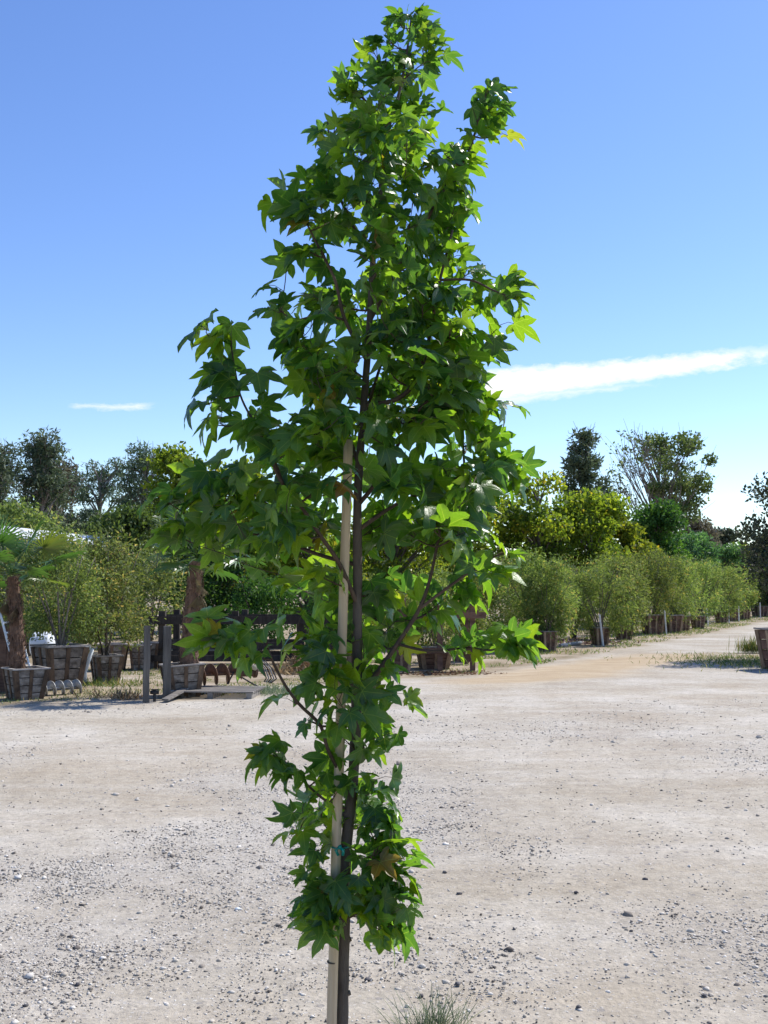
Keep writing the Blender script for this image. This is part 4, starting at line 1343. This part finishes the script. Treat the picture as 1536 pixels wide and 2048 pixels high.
    o0 = np.array([q[0][0], gy, 0])
    MB().tube([q[0] - o0, q[1] - o0], 0.032, 8).build('top_pipe', MAT['white'], pr, smooth=True)
    MB().tube([q[1] - o0, q[2] - o0, q[3] - o0, q[4] - o0, zg - o0], 0.032, 8).build('upright_pipe', MAT['white'], pr, smooth=True)
    z0 = q[0].copy(); z0[2] = 0
    MB().tube([q[0] - o0, z0 - o0], 0.032, 8).build('upright_pipe', MAT['white'], pr, smooth=True)

    # row of old boxes at the back
    for i, (px, py, wpx, hpx, rz) in enumerate(((226, 1342, 66, 56, 8), (280, 1341, 44, 52, 5), (300, 1338, 40, 54, 4))):
        place_box('grey', px, py, wpx, hpx, R(rz), ('grey plank box in the shade, first of three behind the round shrub', 'grey plank box in the shade, middle one of three behind the round shrub',
                                                     'grey plank box in the shade, last of three, next to the timber frame')[i], BX)


build_yard()


def timber_frame(name, x0, x1, y, ytop, beams, posts, depth, label, mat='dark_wood', pw=0.13):
    """posts with horizontal beams, two rows deep"""
    a = at(x0, 1300, y); b = at(x1, 1300, y)
    root = empty(name, (a[0], y, 0), 0, label, 'timber frame')
    W_ = b[0] - a[0]
    top = at(x0, ytop, y)[2]
    for r_ in (0, depth):
        for px in posts:
            x = at(px, 1300, y)[0] - a[0]
            MB().box(x - pw / 2, x + pw / 2, r_ - pw / 2, r_ + pw / 2, -0.1, top).build('post', MAT[mat], root)
        for (yp, th) in beams:
            z = at(x0, yp, y)[2]
            MB().box(-0.25, W_ + 0.25, r_ - pw / 2 - 0.05, r_ - pw / 2 - 0.002, z - th, z).build('beam', MAT[mat], root)
    for px in (posts if mat != 'dark_wood' else ()):
        x = at(px, 1300, y)[0] - a[0]
        MB().box(x - 0.05, x + 0.05, -0.35, depth + 0.35, top + 0.003, top + 0.12).build('rafter', MAT[mat], root)
    return root


timber_frame('timber_frame', 322, 640, 21.5, 1222, ((1232, 0.16), (1285, 0.12), (1310, 0.12)), (324, 470, 600), 1.5, 'dark timber rack with cross beams behind the stout palm')
timber_frame('timber_frame', 800, 946, 21.0, 1212, ((1224, 0.12), (1296, 0.10)), (806, 880, 945), 1.6, 'small timber frame with a post at the lot edge beside the dark boxes', mat='red_wood', pw=0.10)

# dark boxes half hidden behind the young tree
for i, (px, py, wpx, hpx, rz, lab) in enumerate((
        (655, 1336, 60, 62, 10, 'dark wooden box beside the dry brush heap'), (716, 1334, 56, 52, 5, 'dark wooden box partly hidden behind the sweetgum trunk'),
        (800, 1342, 52, 50, 8, 'reddish wooden box standing under the small timber frame'), (868, 1338, 76, 46, 6, 'wide dark wooden box beside the frame post'),
        (925, 1325, 50, 42, 12, 'dark wooden box behind the frame post'))):
    q, _ = place_box('red', px, py, wpx, hpx, R(rz), lab, 'dark boxes behind the young tree')
    if i in (0, 1, 3, 4):
        shrub('boxed_shrub', q, 1.15 + 0.25 * (i % 2), 0.55, 0.5, ('dark_green', 'sycamore', 'willow', 'willow')[min(i, 3)], 3600, 0.06,
              ('dark green shrub in the box beside the dry brush heap', 'yellow-green shrub in the box hidden behind the sweetgum trunk', '',
               'olive-green shrub in the wide dark box', 'olive-green shrub in the box behind the frame post')[i], 'shrub', SH, 140 + i, aspect=0.4)

# ------------------------------------------------------------------ the row of boxes along the road
ORD = ['first', 'second', 'third', 'fourth', 'fifth', 'sixth', 'seventh', 'eighth', 'ninth', 'tenth', 'eleventh', 'twelfth', 'thirteenth', 'fourteenth']
ROW = [(1068, 1304, 40, 42, 190, 1105), (1096, 1306, 38, 42, 150, 1125), (1200, 1293, 40, 36, 175, 1112), (1248, 1281, 36, 30, 120, 1115), (1305, 1270, 46, 40, 165, 1105), (1345, 1266, 42, 36, 140, 1112),
       (1368, 1262, 24, 30, 90, 1125), (1396, 1258, 28, 26, 110, 1125), (1443, 1247, 26, 24, 100, 1135), (1466, 1243, 26, 26, 80, 1132), (1490, 1240, 22, 24, 70, 1140), (1520, 1234, 34, 22, 80, 1142)]
for i, (px, py, wpx, hpx, cw, top) in enumerate(ROW):
    q, sw = place_box('red', px, py, wpx, hpx, R(12 + 3 * (i % 3)), '%s reddish box in the row along the dirt road, counted from the open lot' % ORD[i], 'boxes in the row along the dirt road', back=0.75)
    H = at(px, top, q[1])[2] - q[2]
    rx = cw / ppm(q[1]) / 2
    shrub('row_shrub', q, H, rx, rx * 0.48, 'willow', 9000 if i < 6 else 5000, 0.05 + 0.0011 * q[1], 'fine-leaved olive-green shrub in the %s box along the dirt road, counted from the open lot' % ORD[i],
          'shrub', 'fine-leaved shrubs in the row along the dirt road', 200 + i, droop=0.5, stems=8, low=-0.12, aspect=0.26)
# more of the same kind standing a row behind
for i, (px, Y, top, wpx) in enumerate(((1010, 31, 1120, 150), (1145, 33, 1118, 160), (1240, 36, 1112, 150), (1410, 48, 1122, 120))):
    b = at(px, 1175, Y)
    H = at(px, top, Y)[2]
    shrub('back_shrub', (b[0], Y, 0.0), H, wpx / ppm(Y) / 2, 0.9, 'willow', 6000, 0.085, 'olive-green shrub filling the gap behind the road row, %s of four from the frame post' % ORD[i], 'shrub', 'shrubs behind the road row', 240 + i,
          droop=0.5, low=0.02, aspect=0.28)

for i, (xa, ya, xb, yb) in enumerate(((1199, 1229, 1207, 1292), (1329, 1221, 1333, 1269), (1413, 1216, 1417, 1252), (1457, 1213, 1458, 1246), (1477, 1212, 1478, 1243), (1520, 1205, 1521, 1236))):
    g = ground(xb, yb)
    t = at(xa, ya, g[1] + 0.02)
    o = MB().tube([(0, 0, -0.12), (t[0] - g[0], 0.02, t[2])], [0.030, 0.028], 7).build('stake', MAT['white_paint'])
    o.location = g
    props(o, ('leaning white stake in front of the third box along the dirt road', 'white stake at the corner of the sixth box along the dirt road', 'white stake beside the eighth box along the dirt road',
              'white stake between the ninth and tenth boxes along the dirt road', 'white stake at the eleventh box along the dirt road', 'white stake at the twelfth box along the dirt road')[i], 'stake', 'white stakes along the road row')

# grey pipe and litter on the verge
a, b = ground(1120, 1295), ground(1162, 1289)
o = MB().tube([(a[0], a[1], 0.05), (b[0], b[1], 0.05)], 0.05, 8).build('irrigation_pipe', MAT['hose'])
props(o, 'grey pipe lying on the verge between the second and third road boxes', 'pipe')


def scatter(name, label, cat, mat, n, seed, region, L, W, up=1.0, dens=None, spread=0.6):
    rng = np.random.default_rng(seed)
    P = region(rng, n)
    P[:, 2] = gz(P[:, 0], P[:, 1]) - 0.004
    n = len(P)
    A = np.stack([rng.normal(0, spread, n), rng.normal(0, spread, n), np.full(n, up) * rng.uniform(0.4, 1.2, n)], 1)
    V, F = leaf_quads(rng, P, A, L * rng.uniform(0.5, 1.5, n), W * rng.uniform(0.7, 1.3, n))
    r = np.clip(rng.normal(0.5, 0.28, n), 0.01, 0.99)
    me = np_mesh(name, V, F, MAT[mat], {'rnd': np.repeat(r, 4)})
    return props(link(name, me), label, cat, None, 'stuff')


def verge_region(x0, x1, y_in, thr, cell=0.9):
    def f(rng, n):
        x = rng.uniform(x0, x1, n * 4)
        y = yedge(x) + rng.uniform(0.1, y_in, n * 4)
        k = fbm(x * cell, y * cell, 113, 3) > thr
        x, y = x[k][:n], y[k][:n]
        return np.stack([x, y, 0 * x], 1)
    return f


scatter('verge_grass', 'sparse green and straw grass on the dirt verge of the yard', 'grass', 'grass', 9000, 61, verge_region(-7.5, 4.0, 7, 0.55), 0.045, 0.012)
scatter('verge_grass', 'short dry grass along the boxes beside the dirt road', 'grass', 'grass', 6000, 62, verge_region(2.0, 22.0, 6, 0.50), 0.09, 0.02)


def around(px, py, rx, ry):
    c = ground(px, py)
    return lambda rng, n: np.stack([c[0] + rng.normal(0, rx, n), c[1] + rng.normal(0, ry, n), np.zeros(n)], 1)


scatter('weed_patch', 'green and yellow weeds on the bank right of the road mouth', 'weeds', 'grass', 2200, 63, around(1500, 1325, 0.8, 1.2), 0.10, 0.014)
scatter('weed_patch', 'taller green weeds in front of the box right of the road', 'weeds', 'grass', 420, 64, around(1508, 1307, 0.22, 0.12), 0.34, 0.016, up=1.6, spread=0.35)
scatter('dead_weeds', 'clump of dry brown weeds beside the dark post', 'weeds', 'dry', 150, 65, around(252, 1399, 0.12, 0.08), 0.17, 0.012, up=1.2)
scatter('dead_weeds', 'thin dry brown weeds next to the small box', 'weeds', 'dry', 90, 66, around(225, 1396, 0.22, 0.10), 0.15, 0.011, up=1.0)
scatter('green_weeds', 'bright green weeds at the foot of the small brown-stained box', 'weeds', 'grass', 350, 67, around(225, 1372, 0.40, 0.25), 0.13, 0.016, up=1.0)
scatter('green_weeds', 'low weeds around the auger pallet hoses', 'weeds', 'blue_grass', 700, 68, around(545, 1386, 0.25, 0.2), 0.12, 0.010, up=1.0)
scatter('leaf_litter', 'brown and pale litter between the second and third road boxes', 'litter', 'litter', 1500, 69, around(1150, 1283, 0.55, 0.7), 0.12, 0.07, up=0.25, spread=1.0)
scatter('leaf_litter', 'straw coloured litter under the wide dark box', 'litter', 'dry', 900, 70, around(880, 1345, 0.45, 0.22), 0.08, 0.03, up=0.2, spread=1.0)


def brush_pile():
    rng = np.random.default_rng(71)
    c = ground(618, 1346)
    n = 2600
    x = rng.normal(0, 0.36, n); y = rng.normal(0, 0.35, n)
    z = rng.random(n) * 0.5 * np.exp(-(x / 0.42) ** 2 - (y / 0.42) ** 2)
    P = np.stack([x + c[0], y + c[1] + 0.3, z + 0.01], 1)
    V, F = leaf_quads(rng, P, rng.normal(size=(n, 3)), rng.uniform(0.06, 0.22, n), rng.uniform(0.012, 0.03, n))
    me = np_mesh('brush_pile', V, F, MAT['dry'], {'rnd': np.repeat(np.clip(rng.normal(0.5, 0.3, n), 0.01, 0.99), 4)})
    props(link('brush_pile', me), 'heap of dry brown brush in front of the dark boxes', 'brush pile', None, 'stuff')


brush_pile()


def front_tuft():
    rng = np.random.default_rng(72)
    c = ground(868, 2058)
    n = 190
    V, F = [], []
    for i in range(n):
        b = np.array([rng.normal(0, 0.055), rng.normal(0, 0.035), -0.01])
        d = np.array([b[0] * 3 + rng.normal(0, 0.3), rng.normal(0, 0.3), 1.0]); d /= np.linalg.norm(d)
        L = rng.uniform(0.06, 0.19)
        s = unit(np.cross(d, rng.normal(size=3)))
        bend = np.array([d[0] * 1.2, d[1] * 1.2, -0.5]) * L * rng.uniform(0.1, 0.5)
        o = len(V)
        for t, ww in ((0, 0.0016), (0.45, 0.0015), (0.8, 0.0010), (1, 0.0002)):
            q = b + d * L * t + bend * t * t
            V += [q + s * ww, q - s * ww]
        F += [(o + 2 * k, o + 2 * k + 1, o + 2 * k + 3, o + 2 * k + 2) for k in range(3)]
    me = np_mesh('grass_tuft', np.array(V), np.array(F), MAT['blue_grass'], {'rnd': np.repeat(np.clip(rng.random(n), 0.01, 0.99), 8)})
    o = link('grass_tuft', me)
    o.location = (c[0], c[1], float(gz(c[0], c[1])))
    props(o, 'small tuft of pale wiry grass on the gravel near the sweetgum foot', 'grass tuft')


front_tuft()

# box and oak at the right edge, across the road
q, _ = place_box('red', 1572, 1342, 104, 84, R(14), 'dark wooden box at the weedy bank right of the road mouth', 'boxes right of the road')
tree('boxed_oak', 1600, 1175, 24.0, 930, 235, 'oak', 9000, 0.10, 'dark small-leaved oak standing right of the road mouth', 'trees', 301, trunk_r=0.09, crown_lo=0.32, clumps=44, aspect=0.55, csize=(0.06, 0.12))

# ------------------------------------------------------------------ trees behind
TG = 'trees behind the nursery yard'
tree('eucalyptus_tree', 78, 1175, 50, 848, 120, 'eucalyptus', 11000, 0.24, 'tallest grey-green eucalyptus rising above the yard behind the ladder palm', TG, 401, bark='euc_bark', clumps=66, trunk_r=0.2, crown_lo=0.30, droop=0.8, aspect=0.26, airy=0.85, csize=(0.03, 0.075), wfac=([0, 0.25, 0.5, 0.7, 0.85, 1.0], [0.9, 1.0, 0.85, 0.45, 0.5, 0.3]))
tree('eucalyptus_tree', -10, 1175, 48, 872, 120, 'eucalyptus', 9000, 0.24, 'grey-green eucalyptus standing beyond the board fence', TG, 402, bark='euc_bark', clumps=60, trunk_r=0.2, crown_lo=0.35, droop=0.7, aspect=0.26, airy=0.8, csize=(0.03, 0.08))
tree('brown_tree', 108, 1175, 60, 915, 110, 'brown_tree', 7000, 0.26, 'dull brownish tree next to the tallest eucalyptus', TG, 403, clumps=30, trunk_r=0.2, crown_lo=0.3, aspect=0.4)
tree('eucalyptus_tree', 200, 1175, 54, 905, 150, 'eucalyptus', 11000, 0.24, 'broad grey-green eucalyptus behind the white-roofed shed', TG, 404, bark='euc_bark', clumps=66, trunk_r=0.22, crown_lo=0.3, droop=0.7, aspect=0.26, airy=0.8, csize=(0.03, 0.08))
tree('eucalyptus_tree', 285, 1175, 52, 880, 120, 'eucalyptus', 10000, 0.24, 'grey-green eucalyptus behind the yellow-green tree of the yard', TG, 405, bark='euc_bark', clumps=60, trunk_r=0.2, crown_lo=0.3, droop=0.7, aspect=0.26, airy=0.8, csize=(0.03, 0.08))
tree('broadleaf_tree', 352, 1175, 38, 888, 130, 'sycamore', 7500, 0.17, 'yellow-green broadleaf tree above the stout palm', TG, 406, clumps=34, trunk_r=0.13, crown_lo=0.28, aspect=0.7, csize=(0.05, 0.11))
tree('broadleaf_tree', 470, 1175, 40, 915, 190, 'sycamore', 9000, 0.17, 'yellow-green broadleaf tree behind the left side of the sweetgum', TG, 407, clumps=38, trunk_r=0.13, crown_lo=0.22, aspect=0.7)
tree('dark_tree', 250, 1175, 34, 1010, 210, 'shade_green', 11000, 0.15, 'dense dark green tree behind the rounded boxed shrub', TG, 408, clumps=46, trunk_r=0.12, crown_lo=0.12, aspect=0.5)
tree('dark_tree', 60, 1175, 40, 1000, 230, 'olive', 11000, 0.16, 'dull olive-green tree behind the white-roofed shed and ladder palm', TG, 409, clumps=46, trunk_r=0.12, crown_lo=0.12, aspect=0.5)
tree('dark_tree', 440, 1175, 30, 1050, 240, 'dark_green', 11000, 0.13, 'dark green tree shading the timber rack', TG, 410, clumps=46, trunk_r=0.12, crown_lo=0.25, aspect=0.5)
tree('dark_tree', 620, 1175, 30, 1030, 260, 'sycamore', 10000, 0.14, 'yellow-green tree directly behind the stake', TG, 411, clumps=44, trunk_r=0.12, crown_lo=0.22, aspect=0.6)
tree('dark_tree', 790, 1175, 33, 1000, 260, 'sycamore', 11000, 0.15, 'yellow-green tree behind the small timber frame', TG, 412, clumps=46, trunk_r=0.12, crown_lo=0.2, aspect=0.6)
tree('broadleaf_tree', 925, 1175, 40, 960, 190, 'sycamore', 10000, 0.17, 'yellow-green broadleaf tree above the frame post', TG, 413, clumps=42, trunk_r=0.13, crown_lo=0.2, aspect=0.7)
tree('broadleaf_tree', 1080, 1175, 42, 938, 200, 'sycamore', 12000, 0.17, 'tallest of the yellow-green trees behind the road row', TG, 414, clumps=46, trunk_r=0.14, crown_lo=0.16, aspect=0.7, csize=(0.06, 0.12))
tree('broadleaf_tree', 1180, 1175, 43, 965, 190, 'sycamore', 12000, 0.17, 'yellow-green tree in front of the dark narrow eucalyptus', TG, 415, clumps=46, trunk_r=0.14, crown_lo=0.16, aspect=0.7, csize=(0.06, 0.12))
tree('broadleaf_tree', 1245, 1175, 45, 1005, 120, 'sycamore', 9000, 0.17, 'smallest yellow-green tree, beside the dark green round tree', TG, 416, clumps=40, trunk_r=0.13, crown_lo=0.16, aspect=0.7, csize=(0.06, 0.12))
tree('eucalyptus_tree', 1172, 1175, 62, 845, 118, 'eucalyptus', 7500, 0.30, 'dark narrow eucalyptus with a pointed top behind the yellow-green trees', TG, 417, bark='tree_bark', clumps=32, trunk_r=0.2, crown_lo=0.42, droop=0.5, aspect=0.34, airy=0.7, csize=(0.03, 0.07),
     wfac=([0, 0.3, 0.55, 0.75, 1.0], [0.7, 1.0, 0.7, 0.34, 0.1]))
tree('cottonwood_tree', 1322, 1175, 78, 846, 235, 'cottonwood', 10000, 0.26, 'large thin-leaved spreading tree with bare upright branches above the road row', TG, 418, bark='euc_bark', clumps=130, trunk_r=0.2, crown_lo=0.36, droop=0.1, aspect=0.6, airy=0.6, bare=0.85,
     csize=(0.025, 0.065), upright=True, wfac=([0, 0.25, 0.55, 0.8, 1.0], [0.35, 0.7, 1.0, 0.95, 0.55]))
tree('round_tree', 1315, 1175, 50, 995, 110, 'dark_green', 9000, 0.19, 'dense dark green round tree below the large thin-leaved tree', TG, 419, clumps=40, trunk_r=0.14, crown_lo=0.25, aspect=0.6)
tree('bushy_tree', 1385, 1175, 60, 1062, 130, 'bush_green', 9000, 0.22, 'blue-green bushy tree behind the far end of the road row', TG, 420, clumps=40, trunk_r=0.14, crown_lo=0.1, aspect=0.35)
tree('bushy_tree', 1450, 1175, 64, 1085, 110, 'bush_green', 8000, 0.22, 'lower blue-green bushy tree where the road row ends', TG, 421, clumps=36, trunk_r=0.14, crown_lo=0.1, aspect=0.35)
tree('brown_tree', 1395, 1175, 105, 1032, 90, 'brown_tree', 5000, 0.40, 'far dull brownish tree beyond the blue-green bushy tree', TG, 422, clumps=28, trunk_r=0.2, crown_lo=0.25, aspect=0.4)
tree('far_tree', 1450, 1175, 115, 1060, 80, 'oak', 5000, 0.42, 'far grey-green tree beyond the bushy trees', TG, 423, clumps=28, trunk_r=0.2, crown_lo=0.25, aspect=0.5)
tree('oak_tree', 1490, 1175, 66, 1085, 90, 'sycamore', 6000, 0.24, 'olive-brown tree at the far bend of the dirt road', TG, 424, clumps=32, trunk_r=0.15, crown_lo=0.12, aspect=0.6)
tree('oak_tree', 1545, 1175, 60, 1070, 110, 'oak', 7000, 0.24, 'dark oak closing the far end of the dirt road', TG, 425, clumps=36, trunk_r=0.15, crown_lo=0.1, aspect=0.5)
# shrubs that fill the yard between the boxes and the trees
for i, (px, Y, top, wpx, mat, lab) in enumerate(((-20, 24, 1095, 170, 'olive', 'grey-green shrub behind the board fence'), (60, 25, 1085, 150, 'olive', 'grey-green shrub behind the white tank'),
                                                 (165, 27, 1085, 190, 'willow', 'olive-green shrub between the two boxed shrubs'), (300, 27, 1095, 170, 'olive', 'grey-green shrub behind the timber rack post'),
                                                 (400, 29, 1120, 170, 'dark_green', 'dark green shrub behind the stout palm'), (520, 27, 1150, 170, 'dark_green', 'dark green shrub behind the timber rack'),
                                                 (700, 27, 1150, 190, 'willow', 'olive-green shrub behind the trunk of the sweetgum'), (850, 28, 1140, 170, 'willow', 'olive-green shrub behind the wide dark box'),
                                                 (950, 27, 1130, 150, 'willow', 'olive-green shrub just beyond the frame post'))):
    b = at(px, 1175, Y)
    H = at(px, top, Y)[2]
    shrub('yard_shrub', (b[0], Y, 0.0), H, wpx / ppm(Y) / 2, 0.9, mat, 6000, 0.085, lab, 'shrub', 'shrubs growing in the yard', 500 + i, low=0.02, aspect=0.4)


def shed():
    Y = 33
    a, b = at(-60, 1046, Y), at(225, 1078, Y + 4)
    root = empty('shed', (a[0], Y, 0), 0, 'long low shed with a white roof behind the yard shrubs', 'shed')
    o0 = np.array([a[0], Y, 0])
    n = 9
    ax = b - a
    for k in range(n):
        p0 = a + ax * (k / n) - o0; p1 = a + ax * ((k + 1) / n - 0.004) - o0
        e0 = p0 + np.array([0.2, -1.7, -0.34]); e1 = p1 + np.array([0.2, -1.7, -0.34])
        up = np.array([0, 0, 0.03])
        MB().hexa([e0, e1, p1, p0], [e0 + up, e1 + up, p1 + up, p0 + up]).build('roof_panel', MAT['roof'], root)
    p0, p1 = a - o0, b - o0
    f0 = p0 + np.array([0.2, -1.5, -0.36]); f1 = p1 + np.array([0.2, -1.5, -0.36])
    dn = lambda q: np.array([q[0], q[1], -0.1])
    th = np.array([0, 0.1, 0])
    MB().hexa([dn(f0), dn(f1), dn(f1) + th, dn(f0) + th], [f0, f1, f1 + th, f0 + th]).build('wall', MAT['shade_wall'], root)
    MB().hexa([dn(p0), dn(p1), dn(p1) + th, dn(p0) + th], [p0 - up, p1 - up, p1 + th - up, p0 + th - up]).build('wall', MAT['shade_wall'], root)


shed()


def far_wood():
    """the mass of trees that closes the view low on the horizon"""
    rng = np.random.default_rng(77)
    n = 46000
    x = rng.uniform(-95, 95, n)
    hh = 5.2 + 2.2 * fbm(x * 0.12, x * 0 + 3, 7, 3) * 2 - 1.8
    y = 128 + rng.uniform(0, 7, n) + 2 * np.sin(x * 0.2)
    z = rng.random(n) ** 0.75 * hh
    P = np.stack([x, y, z], 1)
    V, F = leaf_quads(rng, P, rng.normal(size=(n, 3)), rng.uniform(0.5, 0.95, n), rng.uniform(0.25, 0.5, n))
    me = np_mesh('far_wood', V, F, MAT['eucalyptus'], {'rnd': np.repeat(np.clip(rng.normal(0.4, 0.25, n), 0.01, 0.99), 4)})
    props(link('far_wood', me), 'low distant band of grey-green trees closing the view', 'wood', None, 'stuff')


far_wood()
